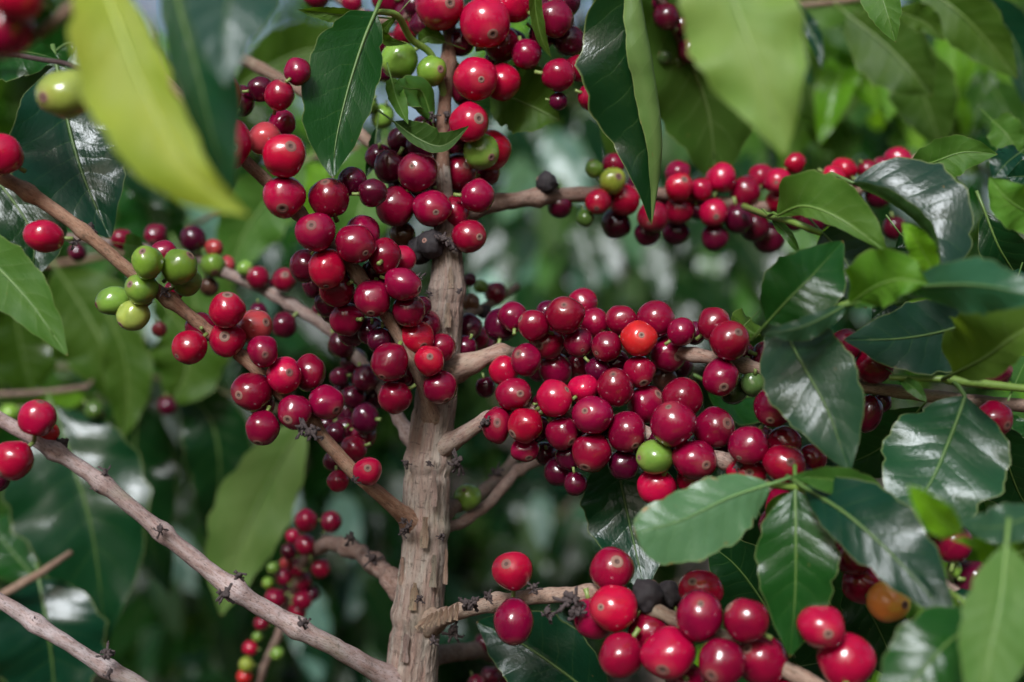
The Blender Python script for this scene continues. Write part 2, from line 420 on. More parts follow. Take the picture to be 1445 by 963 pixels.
def leaf(parent, mid, wa, wb, col, under=False, marks=False, pale=False, pet=None, label=None, **k):
    """mid in photo px + distance; widths in px"""
    d = mid[len(mid)//2][2]
    g = leaf_geo([P(*q) for q in mid], wa*d/F, wb*d/F, under=under, **k)
    mb = MB(); mb.add(g, 0)
    b0 = P(*mid[0]); b1 = P(*mid[min(1, len(mid)-1)])
    # the midrib as a raised cord, running into the stalk
    pts = [Vector(q) for q in spline([tuple(P(*q)) for q in mid], 20)]
    L = (pts[-1]-pts[0]).length
    if pet: base = [P(*pet), (P(*pet)+b0)/2+Vector((0, 0, .001))]
    else: base = [b0-(b1-b0).normalized()*.010]
    tp = base+pts[:17]
    r0 = min(.0011, L*.012)
    mb.add(tube(tp, [r0*1.15]*len(base)+[r0*(1-.9*i/17) for i in range(17)], 6), 1)
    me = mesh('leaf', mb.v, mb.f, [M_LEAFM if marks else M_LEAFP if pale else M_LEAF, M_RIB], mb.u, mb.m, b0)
    return put('leaf', me, b0, parent, col, label)

# leaf colours (base reflectance of the upper side; last one holds painted sky sheen)
DG, MG, LG, YG, OL, BG, SHEEN = (.006, .032, .009), (.012, .066, .011), (.045, .12, .02), (.14, .31, .012), (.035, .075, .008), (.005, .038, .019), (.06, .14, .09)

# ------------------------------------------------------------------ branches
def branch(parent, pts, col=(1, 1, 1), mat=None, name='branch', nodes=(), rough=.22, n=None, label=None, swell=.38, flare=0):
    """pts: (x, y, d, radius px); nodes: list of indices into pts where the branch has a swollen joint"""
    n = n or max(24, len(pts)*10)
    s = spline([tuple(p) for p in pts], n)
    V = [P(*q[:3]) for q in s]; rad = [q[3]*q[2]/F for q in s]
    if flare:
        for i, v in enumerate(V):
            g = max(0, (v-V[0]).length-.011)/(2.0*pts[0][3]*pts[0][2]/F)
            rad[i] *= 1+flare*math.exp(-g*g)
    for k in nodes:
        c = P(*pts[k][:3])
        for i, v in enumerate(V):
            g = (v-c).length/(1.1*pts[k][3]*pts[k][2]/F)
            rad[i] *= 1+swell*math.exp(-g*g)
    mb = MB(); mb.add(tube(V, rad, 14, rough=rough, rs=170), 0)
    me = mesh(name, mb.v, mb.f, [mat or M_BARK], mb.u, None, V[0])
    return put(name, me, V[0], parent, col, label)
def dried(parent, x, y, d, size=14, n=7, col=None):
    """withered flower stubs at a joint: a knot of short crooked spurs"""
    c = P(x, y, d); mb = MB(); u = size*d/F
    for i in range(n):
        q = Vector((R.uniform(-1, 1), R.uniform(-1, .4), R.uniform(-1, 1))).normalized()
        p0 = c+q*u*.15; p1 = c+q*u*R.uniform(.3, .5)+Vector((R.uniform(-.2, .2),)*3)*u; p2 = c+q*u*R.uniform(.6, 1.15)+Vector((R.uniform(-.4, .4), 0, R.uniform(-.4, .4)))*u
        mb.add(tube([p0, p1, p2], [u*.17, u*.12, u*.15], 7, rough=.5, rs=900))
        e = p2
        for _ in range(2):
            t = e+Vector((R.uniform(-1, 1), R.uniform(-1, 1), R.uniform(-1, 1)))*u*.22
            mb.add(tube([e, t], [u*.11, u*.07], 5))
    for i in range(9):
        q = c+Vector((R.uniform(-.35, .35), R.uniform(-.3, .1), R.uniform(-.35, .35)))*u
        mb.add(tube([q, q+Vector((R.uniform(-.2, .2), -.1, .2))*u, q+Vector((R.uniform(-.2, .2), -.15, .45))*u], [u*.2, u*.26, u*.08], 7, rough=.5, rs=700))
    me = mesh('dried_flower', mb.v, mb.f, [M_DRY], mb.u, None, c)
    return put('dried_flower', me, c, parent)

# ================================================================== setting
def ground():
    vs, fs, n = [], [], 90
    for i in range(n+1):
        for j in range(n+1):
            a, b = i/n*2-1, j/n*2-1
            x, y = 150*a*abs(a)**1.5, 150*b*abs(b)**1.5+2
            z = .06*noise.noise(Vector((x*.6, y*.6, 3)))+.03*noise.noise(Vector((x*2, y*2, 1)))
            vs.append(Vector((x, y, z-.04)))
    for i in range(n):
        for j in range(n):
            k = i*(n+1)+j; fs.append((k, k+n+1, k+n+2, k+1))
    o = put('ground', mesh('ground', vs, fs, [M_SOIL]), Vector((0, 0, 0)), None); o['kind'] = 'structure'
ground()

# ================================================================== the coffee bush in focus
trunk_px = [(566, 1500, .665, 44), (572, 1150, .65, 40), (576, 1010, .645, 37), (584, 920, .642, 36), (592, 850, .64, 35), (599, 780, .64, 33), (601, 720, .64, 33), (604, 660, .64, 33),
            (611, 600, .64, 31), (617, 550, .641, 29), (624, 490, .641, 27), (628, 440, .64, 26), (632, 400, .64, 24), (631, 350, .64, 20), (626, 290, .642, 15),
            (623, 230, .645, 11), (627, 150, .65, 10), (632, 90, .655, 9.5), (634, 30, .66, 9.5), (634, -60, .665, 9), (628, -180, .67, 8), (620, -300, .68, 6), (616, -420, .69, 4)]
root = P(566, 1500, .665); root = Vector((root.x, .72, -.03))
BUSH = thing('coffee_bush', 'ripe coffee bush in sharp focus with peeling tan trunk and crowded red cherries', 'coffee bush', (root.x, root.y, 0), 'coffee bushes of the plantation')
def make_trunk():
    s = spline(trunk_px[:16], 420)
    V = [P(*q[:3]) for q in s]; rad = [q[3]*q[2]/F for q in s]
    low = [root+(V[0]-root)*(i/10) for i in range(10)]
    V = low+V; rad = [.024-.009*(i/10) for i in range(10)]+rad
    vs, fs, uv = tube(V, [1e-9]*len(V), 84)
    # real relief: long plates of peeling bark with fissures, ring joints
    seg = 84; L = 0
    ring = [P(x, y, .64).z for x, y in ((630, 408), (606, 650), (600, 745), (592, 868))]
    x = None
    T0 = (V[1]-V[0]).normalized(); xx = T0.orthogonal().normalized()
    for i, p in enumerate(V):
        T = (V[min(i+1, len(V)-1)]-V[max(i-1, 0)]).normalized(); xx = (xx-T*xx.dot(T)).normalized(); yy = T.cross(xx)
        for j in range(seg):
            a = 2*math.pi*j/seg; dv = xx*math.cos(a)+yy*math.sin(a); r = rad[i]
            q = Vector((dv.x*5.5*(1 if r > .006 else .5), dv.y*5.5, p.z*16))
            n1 = noise.noise(q); n2 = noise.noise(Vector((dv.x*13, dv.y*13, p.z*30+5))); n3 = noise.noise(Vector((dv.x*3, dv.y*3, p.z*70)))
            plate = math.copysign(abs(n1)**.5, n1)
            fu = noise.noise(Vector((dv.x*9, dv.y*9, p.z*18+31))); f2 = noise.noise(Vector((dv.x*15, dv.y*15, p.z*45+11)))
            h = -.085*max(0, 1-abs(fu)*10)-.06*max(0, 1-abs(f2)*8)+.02*plate+.05*n2+.03*n3+.05*noise.noise(Vector((dv.x*2, dv.y*2, p.z*28+9)))
            for z in ring: h += .09*math.exp(-((p.z-z)/.0035)**2)-.05*math.exp(-((p.z-z+.006)/.002)**2)
            amp = 1 if r > .006 else .5
            vs[i*seg+j] = p+dv*r*(1+amp*h)
    put('trunk', mesh('trunk', vs, fs, [M_TRUNK], uv, None, V[10]), V[10], BUSH, (1, 1, 1))
make_trunk()
# loose strips of bark on the trunk
def flake(x, y, d, w, h, ang, lift, parent, col=(1.05, .95, .85)):
    c = P(x, y, d); k = d/F; vs, uv, fs = [], [], []
    a = math.radians(ang); U = Vector((math.sin(a), 0, math.cos(a))); Rr = Vector((math.cos(a), 0, -math.sin(a))); Nn = Vector((0, -1, 0))
    NI, NJ = 8, 4
    sd_ = R.uniform(0, 9)
    for i in range(NI+1):
        t = i/NI
        for j in range(NJ+1):
            s = j/NJ-.5
            ww = w*(1-.5*t*t+.16*math.sin(t*9+sd_))
            p = c+U*(h*(t-.5))*k+Rr*(s*ww)*k+Nn*((lift*t*t-3.2*s*s*w/12-1)*k)
            vs.append(p+Vector((noise.noise(p*900), 0, noise.noise(p*700)))*k*1.2); uv.append((.3+s*.4, t*h*k+sd_))
    for i in range(NI):
        for j in range(NJ):
            q = i*(NJ+1)+j; fs.append((q, q+1, q+NJ+2, q+NJ+1))
    n = len(vs); vs += [v-Nn*k*1.6 for v in vs]; uv += uv
    fs += [tuple(i+n for i in f[::-1]) for f in fs]
    put('bark_flake', mesh('bark_flake', vs, fs, [M_TRUNK], uv, None, c), c, parent, col)
TR = [o for o in BUSH.children if o.name.startswith('trunk')][0] if BUSH.children else None
for a in ((612, 690, .6245, 11, 52, 2, 3), (599, 752, .6255, 12, 44, 4, 4), (584, 842, .626, 12, 40, 6, 4), (612, 806, .6255, 9, 46, 3, 4),
          (629, 800, .630, 6, 50, 2, 5), (572, 915, .628, 11, 40, 6, 3), (632, 445, .629, 10, 34, 2, 3), (618, 470, .63, 8, 38, 5, 2), (636, 392, .631, 8, 30, -2, 3), (567, 806, .632, 7, 40, 3, 3)):
    flake(*a, BUSH, (R.uniform(.85, 1.15), R.uniform(.82, 1.0), R.uniform(.75, .95)))

for x, y, sz in ((624, 758, 7), (569, 752, 8), (606, 655, 6), (573, 655, 7), (592, 846, 8), (612, 905, 9), (648, 412, 6), (606, 415, 6)): dried(BUSH, x, y, .612 if 580 < x < 630 else .625, sz)
BROWN, PINKG, GREYB, REDB = (1.0, .92, .85), (1.4, 1.36, 1.48), (.9, .88, .9), (1.12, .82, .62)
UPS = branch(BUSH, trunk_px[14:], (.62, .42, .32), n=70, rough=.15, nodes=(3, 5))
# --- lower bare branch, left
b1 = [(580, 975, .645, 15), (480, 918, .615, 13), (420, 886, .605, 13), (330, 832, .595, 13), (230, 752, .588, 11), (145, 683, .582, 11), (78, 637, .578, 10.5), (0, 592, .572, 10), (-90, 545, .565, 9)]
B1 = branch(BUSH, b1, PINKG, flare=.5, nodes=(2, 3, 4, 5, 6), rough=.12)
for x, y, sz in ((318, 838, 15), (337, 812, 11), (428, 880, 12), (226, 748, 9), (148, 668, 9), (140, 690, 9), (88, 628, 13), (70, 640, 9)): dried(B1, x, y, .58, sz)
cherries(B1, b1, '''53 590 24 R 60 566
18 649 27 26 R 3 665
66 611 14 O2
-2 676 14 D''')
# --- second bare branch, bottom left corner
b1b = [(420, 1130, .645, 14), (300, 1040, .62, 13), (195, 968, .60, 13), (150, 943, .595, 11), (100, 912, .59, 10.5), (50, 880, .587, 11), (0, 848, .585, 10), (-80, 800, .58, 9)]
b1b = [(570, 1240, .655, 15)]+b1b
B1B = branch(BUSH, b1b, (1.5, 1.55, 1.75), nodes=(4, 6), rough=.16)
for x, y, sz in ((152, 925, 13), (50, 880, 10), (155, 950, 8)): dried(B1B, x, y, .585, sz)
# --- main left branch
b2 = [(598, 752, .642, 12), (545, 706, .62, 10.5), (505, 672, .615, 10), (468, 632, .612, 10), (438, 596, .61, 10), (390, 548, .607, 10), (345, 506, .603, 10), (290, 464, .60, 9.5), (240, 424, .595, 9.5), (185, 384, .59, 9.5), (118, 327, .585, 9), (40, 272, .578, 10), (-60, 215, .57, 9)]
B2 = branch(BUSH, b2, REDB, flare=.5, nodes=(4, 8, 10, 11), rough=.14)
for x, y, sz in ((440, 610, 17), (428, 605, 13), (114, 322, 12), (130, 325, 10), (105, 343, 9), (32, 262, 8), (232, 412, 10), (500, 678, 8)): dried(B2, x, y, .588, sz)
dried(B2, 577, 744, .622, 9); dried(B2, 570, 736, .622, 7)
cherries(B2, b2, '''62 333 26 22 R 30 330
2 218 29 27 R
208 370 20 23 G 206 355
253 376 24 23 G 272 361
199 408 21 G 188 402
188 445 23 20 Y 172 458
160 425 24 19 G 138 430
263 397 20 G1
231 358 18 M2
246 411 12 R2
320 437 24 23 R 324 416
320 479 24 R 322 475
267 490 23 R 253 503
284 463 20 M2
360 461 23 P 379 455
371 496 20 22 M
401 530 23 25 R 412 525
437 526 20 25 M
415 581 23 M 409 592
460 568 25 22 M 478 578
355 553 27 26 M 341 557
369 570 18 M2
370 604 23 M 366 625
519 665 19 R 521 659''')
# --- dense upper left branch
b3 = [(612, 612, .643, 12), (602, 560, .625, 10), (578, 505, .615, 9), (545, 445, .61, 9), (505, 388, .606, 9), (462, 340, .603, 9), (420, 300, .60, 9), (365, 245, .595, 9), (310, 195, .59, 9), (230, 110, .58, 8), (150, 20, .57, 7)]
B3 = branch(BUSH, b3, (1.0, .85, .7), flare=.5, nodes=(2, 4, 6), rough=.15)
cherries(B3, b3, '''401 219 29 R 415 210
400 277 28 R
374 196 22 P
446 327 26 M 443 320
465 280 26 M 461 258
501 344 28 25 M 519 358
461 379 24 28 R 462 406
543 362 22 25 M
569 401 25 22 M
526 422 24 M 525 443
577 438 22 M 588 421
587 476 25 22 R 600 488
550 512 24 26 M 541 533
606 509 20 21 R 608 503
621 547 24 21 M 632 564
557 560 22 M
512 330 24 M1
566 366 19 R1
431 376 20 23 D1
476 408 24 M1
489 450 22 23 M1
602 459 20 M1
624 490 17 20 M1
522 467 18 D
463 428 18 D
445 404 17 D
497 256 19 D
526 272 19 D1
330 203 22 34 M 336 215
394 134 20 M
368 126 15 D
420 101 16 M
398 174 18 M1
323 130 15 26 R
342 143 16 22 D
497 470 16 D
590 450 15 D
555 470 16 D
530 385 16 D
485 370 16 D
470 440 15 D
570 530 14 D
535 480 17 D
595 432 12 D
548 400 15 D
505 425 14 D''')
dried(B3, 590, 395, .61, 9)
# --- hidden twig behind, upper left, and the thin rear branch on the left
b3b = [(620, 300, .655, 9), (560, 240, .68, 8), (515, 195, .69, 8), (470, 160, .70, 8), (420, 125, .71, 8), (370, 98, .72, 9), (300, 60, .73, 8)]
B3B = branch(BUSH, b3b, (.75, .65, .55))
b4 = [(600, 640, .648, 11), (572, 605, .66, 10), (545, 560, .675, 9), (500, 500, .69, 8.5), (460, 462, .70, 8.5), (410, 430, .71, 8.5), (360, 403, .72, 8.5), (310, 382, .73, 8), (270, 362, .74, 7), (170, 345, .76, 6), (60, 330, .78, 5)]
B4 = branch(BUSH, b4, (.95, .9, .92), flare=.5, nodes=(5, 7))
cherries(B4, b4, '''272 337 17 D1
220 332 15 M1
172 338 14 M1
109 356 12 D
300 374 16 G1
346 379 11 G
320 374 12 P1
302 350 12 P1
364 392 15 M
295 405 13 B
225 465 10 P
401 395 16 M
401 459 17 D1
365 440 12 D
378 405 11 M
449 437 8 D
482 487 18 D1
499 510 18 D1
479 532 13 D1
516 534 18 D1
499 560 16 D1
485 555 15 D1
516 590 18 21 D1
474 612 13 D1
499 634 16 M1
514 615 15 M1
477 679 13 M1
492 583 17 D1
470 650 12 D
460 600 11 D
528 560 15 D
505 610 14 D
488 605 14 D1
480 572 13 D''')
# --- rear twig right of trunk, with small cherries
b4r = [(634, 470, .65, 9), (660, 445, .68, 7), (690, 430, .72, 6), (730, 405, .76, 5)]
B4R = branch(BUSH, b4r, (.8, .7, .6))
cherries(B4R, b4r, '''700 414 15 M
679 405 9 G
663 395 9 D1
664 427 12 B1
661 462 16 D1
673 477 14 M1
683 440 9 K
657 491 14 D1
679 488 16 M1
685 547 12 D
695 470 15 M1
640 470 10 D''')
# --- right upper branch
b5 = [(622, 530, .643, 14), (665, 512, .632, 13), (705, 499, .634, 10), (752, 500, .646, 8), (800, 497, .652, 8), (900, 494, .642, 8), (980, 501, .61, 9), (1050, 516, .60, 9), (1150, 536, .595, 9), (1240, 550, .59, 9), (1340, 562, .585, 9), (1470, 575, .58, 9)]
B5 = branch(BUSH, b5, (1.05, .9, .82), flare=.5, nodes=(2, 6, 7), rough=.2)
cherries(B5, [(p[0], p[1], min(p[2], .636-.00006*(p[0]-628))) for p in b5], '''901 478 24 O 903 473
797 445 26 25 M 795 431
753 459 21 M
773 484 23 22 M 760 488
925 451 25 M
942 499 25 M 955 503
877 452 21 M
816 483 19 21 M 821 495
856 489 20 21 M
839 456 20 M1
822 429 21 M1
961 468 19 M1
724 447 20 M1
707 459 22 D1
742 508 20 22 M0
711 523 19 20 R
784 522 22 M 780 505
815 517 16 18 M1 813 530
844 522 16 14 D1
773 441 14 D
902 524 21 22 M 907 541
936 533 16 B
959 519 18 D
1030 481 27 26 M 1039 469
1007 457 22 M1
1017 532 24 26 M 1018 547
1063 541 18 E
1035 552 16 E
1083 507 22 24 D
1193 487 20 22 M
1233 514 26 M 1248 509
1226 584 16 26 D
1243 565 12 16 D
1400 528 28 18 D0 1424 522
1402 592 24 25 M 1414 600
795 470 15 D
870 512 16 D
762 520 18 D
835 490 14 D
980 470 14 D
1045 500 16 D
860 462 15 D''')
# --- right lower branch, heaviest with fruit
b6 = [(606, 645, .643, 12), (650, 615, .628, 11), (690, 592, .625, 10), (750, 578, .618, 9.5), (840, 588, .608, 9.5), (915, 612, .60, 9.5), (1022, 652, .588, 9.5), (1100, 694, .58, 9), (1190, 748, .57, 9), (1300, 805, .555, 9), (1390, 860, .545, 9), (1500, 920, .535, 8)]
B6 = branch(BUSH, b6, (.98, .88, .85), flare=.5, nodes=(2, 6), rough=.2)
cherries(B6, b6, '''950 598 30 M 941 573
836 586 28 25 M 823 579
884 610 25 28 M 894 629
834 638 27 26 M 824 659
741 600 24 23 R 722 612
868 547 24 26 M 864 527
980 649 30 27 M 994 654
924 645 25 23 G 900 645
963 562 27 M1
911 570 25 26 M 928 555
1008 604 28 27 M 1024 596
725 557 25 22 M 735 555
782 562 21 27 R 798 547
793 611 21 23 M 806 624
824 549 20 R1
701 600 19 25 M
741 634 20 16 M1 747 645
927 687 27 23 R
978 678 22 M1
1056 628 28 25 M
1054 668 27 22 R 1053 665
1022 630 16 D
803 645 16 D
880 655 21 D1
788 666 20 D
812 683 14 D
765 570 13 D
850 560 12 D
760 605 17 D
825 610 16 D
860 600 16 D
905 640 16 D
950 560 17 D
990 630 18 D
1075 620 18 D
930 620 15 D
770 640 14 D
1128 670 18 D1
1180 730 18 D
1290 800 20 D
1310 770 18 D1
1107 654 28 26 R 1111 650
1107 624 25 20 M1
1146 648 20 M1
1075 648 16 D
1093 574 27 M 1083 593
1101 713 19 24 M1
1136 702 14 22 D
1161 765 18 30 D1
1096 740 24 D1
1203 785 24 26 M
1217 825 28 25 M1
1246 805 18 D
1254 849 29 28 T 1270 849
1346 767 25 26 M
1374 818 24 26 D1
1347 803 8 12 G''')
dried(B6, 684, 598, .61, 12); dried(B6, 1042, 655, .575, 10)
# --- forked thin twigs under the heavy cluster
b7 = [(612, 748, .64, 10), (650, 738, .665, 8), (688, 712, .68, 8), (716, 680, .69, 8), (732, 664, .695, 7), (760, 652, .70, 6.5), (800, 642, .71, 6), (860, 630, .73, 5)]
B7 = branch(BUSH, b7, (.95, .8, .74), nodes=(4,), swell=.4)
b7b = [(612, 722, .645, 12), (650, 712, .672, 10), (688, 690, .70, 10), (712, 665, .715, 8), (728, 640, .73, 6), (735, 600, .75, 5)]
B7B = branch(BUSH, b7b, (.8, .68, .62), flare=.5)
cherries(B7B, b7b, '660 702 16 G 655 690')
dried(B7B, 645, 655, .625, 15); dried(B7B, 700, 668, .69, 12)
# --- lower right branch
b8 = [(592, 884, .643, 14), (640, 866, .618, 12), (700, 850, .605, 11), (760, 842, .592, 11), (830, 838, .58, 11), (890, 848, .57, 11), (950, 872, .56, 11), (1030, 905, .548, 11), (1110, 945, .538, 12), (1180, 985, .53, 12), (1300, 1060, .52, 11)]
B8 = branch(BUSH, b8, (1.05, .93, .82), flare=.5, nodes=(2, 4), rough=.25)
for i in range(7):
    flake(596+i*8, 878-i*2.5, .612-.0013*i, 7, 26, 38-i*5+R.uniform(-6, 6), 7, BUSH, (1.05, .9, .75))
for x, y, d, sz in ((662, 856, .592, 16), (670, 850, .59, 12), (690, 842, .59, 10), (806, 846, .568, 19), (812, 866, .566, 15), (772, 868, .575, 14), (640, 893, .62, 14), (752, 830, .58, 10)): dried(B8, x, y, d, sz, 9)
cherries(B8, b8, '''866 858 33 31 R 845 852
863 804 29 M 869 788
840 872 29 28 M1
724 805 26 R 714 792
725 877 26 32 M 726 907
987 868 30 36 M 985 845
989 832 31 24 R1 972 819
944 922 36 34 R 931 939
876 925 28 31 M
916 892 29 28 M1
913 841 20 22 K
944 840 16 20 K1
1053 875 29 M
1018 935 31 34 M
1075 932 35 33 M 1050 912
1159 885 31 29 R
1195 932 38 35 R
968 962 26 M2
1120 985 30 M2''')
# --- stub and cluster, lower left of trunk
b9 = [(580, 850, .645, 14), (552, 818, .66, 11), (528, 795, .68, 12), (492, 772, .71, 11), (460, 768, .74, 10), (430, 790, .77, 7), (412, 840, .79, 6), (395, 890, .80, 6), (370, 950, .81, 6), (360, 1000, .82, 5)]
B9 = branch(BUSH, b9, (1.0, .85, .8), flare=.5, nodes=(1, 2, 3), rough=.4)
for x, y in ((525, 790), (545, 805), (497, 760)): dried(B9, x, y, .67, 12)
cherries(B9, b9, '''432 734 15 M
467 736 14 M1
413 757 10 R
431 769 14 M
408 778 11 D1
403 794 8 P
419 801 13 M
453 802 13 M
401 814 12 M
426 820 13 M
388 845 14 M
427 847 13 M
420 863 12 M
369 880 10 M
385 802 8 G
378 823 8 G
363 899 7 G
391 922 9 G
353 915 10 R
348 938 10 Y
345 955 10 O
440 838 10 D
410 830 11 D''')
# --- rear branch, upper right
b10 = [(634, 300, .65, 14), (690, 288, .665, 13), (760, 278, .68, 11), (830, 274, .695, 10), (900, 272, .71, 9), (980, 278, .715, 8), (1060, 290, .72, 8), (1150, 290, .72, 7), (1230, 260, .725, 6), (1330, 200, .73, 5)]
B10 = branch(BUSH, b10, (.9, .75, .68), flare=.5, nodes=(2,), rough=.25)
cherries(B10, b10, '''864 255 18 Y 872 251
838 238 12 G
844 285 17 R 841 296
881 282 21 R
869 316 20 D1
826 308 12 E1
790 290 17 D
771 258 14 K1
921 306 21 M
913 329 17 D1
958 264 19 R 964 255
957 245 17 M1
989 267 15 R
958 298 19 M
953 326 19 D1
1018 251 20 R
1051 271 21 M
1007 301 19 R 1008 308
1009 336 18 D1
1042 308 20 D1
1065 320 20 D1
1085 335 22 D1
1074 250 17 M1
1097 256 18 R 1092 260
1098 283 16 R
1122 230 14 R
1176 251 16 R
1120 303 22 D1
1150 308 20 D1
1186 318 15 D1
1190 240 17 R
1225 240 14 M
1245 236 14 M
1267 228 20 R
1262 322 16 D
1240 275 18 D
1200 270 16 D
866 232 15 M1
930 285 14 D
985 295 14 D
1150 265 14 D
900 262 15 D''')
# --- low rear branch right of trunk
b11 = [(600, 930, .66, 14), (650, 920, .70, 12), (690, 920, .74, 11), (715, 945, .77, 9), (730, 1000, .80, 8)]
B11 = branch(BUSH, b11, (.7, .6, .55))
cherries(B11, b11, '692 955 13 D1;709 953 13 D1;683 908 13 D1;672 965 12 M1')
# --- fruit round the upper trunk
b12 = [(634, -60, .665, 5), (634, 20, .66, 5), (628, 130, .65, 5), (623, 230, .645, 6), (628, 330, .64, 6)]
B12 = branch(BUSH, [(640, -70, .668, 5), (690, -90, .66, 7), (760, -60, .66, 7), (800, 20, .67, 6), (815, 110, .68, 5)], (.8, .7, .6))
cherries(B12, b12, '''685 33 34 R 696 55
621 8 33 R 637 12
671 111 29 R 680 118
708 116 25 R1
725 3 27 R
662 173 26 R 677 171
679 215 24 G 694 225
693 212 27 R1
563 85 25 G1
609 100 20 G 623 101
589 243 27 M 583 238
551 236 22 D0
609 294 26 24 M 617 302
558 291 25 28 M
640 302 21 25 M1
662 334 24 22 M 678 336
674 276 22 M
648 244 25 M1 660 236
593 207 20 D1
567 198 19 D
608 345 18 K
592 354 16 K1
568 331 17 B1 557 322
688 244 17 M2
707 62 24 M1
640 262 16 D
580 270 14 D
660 205 15 D
782 26 25 M
803 58 21 D1
788 106 22 M
815 97 18 M1
743 77 20 M1
722 58 15 D1
800 3 18 D1
788 143 11 D1
836 137 19 M
765 50 16 D
760 8 18 D
600 182 16 D
620 262 17 D
566 262 17 D1
535 222 16 D
612 228 18 D1
575 222 15 D
640 198 18 D
655 292 16 D
625 305 15 D
575 250 15 D
655 130 16 D
650 60 18 D
700 20 20 D
700 85 14 D''')
dried(B12, 640, 350, .63, 14); dried(B12, 625, 340, .625, 12); dried(B12, 632, 165, .645, 10); dried(B12, 612, 165, .64, 9)
b12b = [(632, 40, .66, 6), (590, 20, .69, 6), (540, 30, .71, 6), (480, 0, .73, 6), (420, -50, .75, 5)]
B12B = branch(BUSH, b12b, (.7, .6, .55))
cherries(B12B, b12b, '''446 -6 18 M1
497 5 14 M1
532 65 17 D0
541 98 18 D0
572 47 16 M1
575 20 17 D1
595 33 16 D1
585 8 15 D1
550 -4 24 M1
555 60 14 D
518 147 14 G1
540 165 16 G1
520 30 14 D''')
B12C = branch(BUSH, [(800, -80, .665, 6), (870, -60, .68, 6), (930, 0, .70, 6), (960, 60, .72, 5), (975, 110, .74, 4)], (.7, .6, .55))
cherries(B12C, [(930, 0, .70), (960, 60, .72), (975, 110, .74)], '940 24 18 D1;975 72 18 D1;949 59 14 E1;938 81 10 E1;955 88 10 E1;962 35 16 D;930 5 14 D;985 45 14 D')

# ------------------------------------------------------------------ leaves of the bush in focus
def stem(parent, pts, col=(1, 1, 1), label='green young shoot'):
    return branch(parent, pts, col, M_STEM, 'branch', rough=.06, label=label)
# top left of trunk
UP = stem(BUSH, [(628, 140, .65, 6), (610, 80, .645, 5), (580, 55, .635, 5), (560, 22, .62, 5), (530, 17, .61, 4)])
leaf(UP, [(530, 17, .605), (512, 60, .60), (490, 130, .595), (474, 200, .59), (470, 252, .585)], 66, 40, MG, tb=-10, ta=12, wave=.05, wf=2)
leaf(UP, [(520, 24, .612), (490, 22, .61), (455, 18, .608), (420, 14, .605)], 15, 13, OL, under=True, ta=50, wave=.1)
leaf(UP, [(560, 22, .62), (540, 45, .625), (548, 58, .63), (575, 62, .632)], 9, 9, OL, under=True)
leaf(UP, [(628, 60, .65), (605, 52, .65), (590, 62, .65)], 14, 10, OL, under=True)
leaf(UP, [(610, 172, .64), (596, 130, .635), (575, 125, .625), (556, 118, .62)], 22, 30, LG, ta=-40, wave=.15)
leaf(UP, [(556, 172, .625), (590, 196, .62), (625, 206, .618), (662, 178, .616)], 12, 26, DG, under=True, ta=30, wave=.05)
leaf(UP, [(552, 110, .63), (560, 140, .622), (576, 176, .616)], 16, 14, LG, under=True, ta=45)
leaf(UP, [(532, 180, .66), (527, 215, .655), (516, 252, .65)], 11, 10, DG, ta=35, tb=20)
UPR = stem(BUSH, [(634, 80, .655, 5), (660, 110, .67, 4), (690, 128, .675, 4)])
leaf(UPR, [(690, 126, .675), (725, 140, .67), (760, 155, .665), (790, 170, .66)], 46, 58, OL, under=True, wave=.06)
TOPD = stem(BUSH, [(634, -40, .66, 6), (720, -110, .62, 5), (830, -110, .60, 5), (892, -60, .595, 4)])
leaf(TOPD, [(892, -60, .58), (906, 20, .583), (922, 110, .586), (933, 210, .59), (920, 318, .594)], 102, 58, DG, pale=True, ta=10, tb=50, cb=150, wave=.06, wf=2.5)
leaf(TOPD, [(760, -60, .62), (755, 0, .63), (763, 50, .635), (778, 82, .64)], 12, 10, OL, under=True, ta=40)
leaf(TOPD, [(905, -30, .70), (960, 60, .72), (1000, 160, .74), (1010, 270, .76)], 80, 85, (.035, .075, .016), under=True, wave=.05)
leaf(TOPD, [(850, -60, .72), (870, 60, .73), (875, 160, .735), (862, 250, .74)], 40, 40, OL, under=True)
# the nearest leaves, well out of focus: upper left and top middle
NL = branch(BUSH, [(634, -160, .668, 7), (480, -260, .58, 7), (300, -200, .47, 7), (180, -60, .42, 8), (90, 20, .42, 8), (20, 70, .43, 7), (-80, 110, .44, 6)], (.8, .65, .55), nodes=())
cherries(NL, [(180, -60, .42), (90, 20, .42), (20, 70, .43), (-80, 110, .44)], '''24 -4 32 R
8 42 36 M''')
leaf(NL, [(130, -70, .405), (165, 30, .395), (205, 130, .39), (265, 235, .385), (352, 305, .385)], 82, 44, (.36, .39, .05), under=True, ta=0, tb=12, wave=.14, wf=2.6, pet=(170, -50, .42))
leaf(NL, [(230, -70, .42), (262, 40, .42), (290, 150, .42), (325, 296, .423)], 34, 60, (.008, .06, .025), ta=-10, tb=-5, wave=.04)
leaf(NL, [(395, -110, .405), (340, -40, .4015), (318, 30, .398), (318, 122, .394)], 66, 70, (.02, .07, .05), ta=3, tb=3, wave=.02)
NM = stem(BUSH, [(634, -200, .67, 6), (800, -300, .56, 5), (950, -220, .46, 6), (1010, -90, .435, 5)])
leaf(NM, [(1010, -90, .435), (1035, 0, .43), (1072, 100, .425), (1108, 222, .425)], 84, 82, (.22, .31, .09), under=True, ta=-5, tb=-5, wave=.10, wf=3.5)
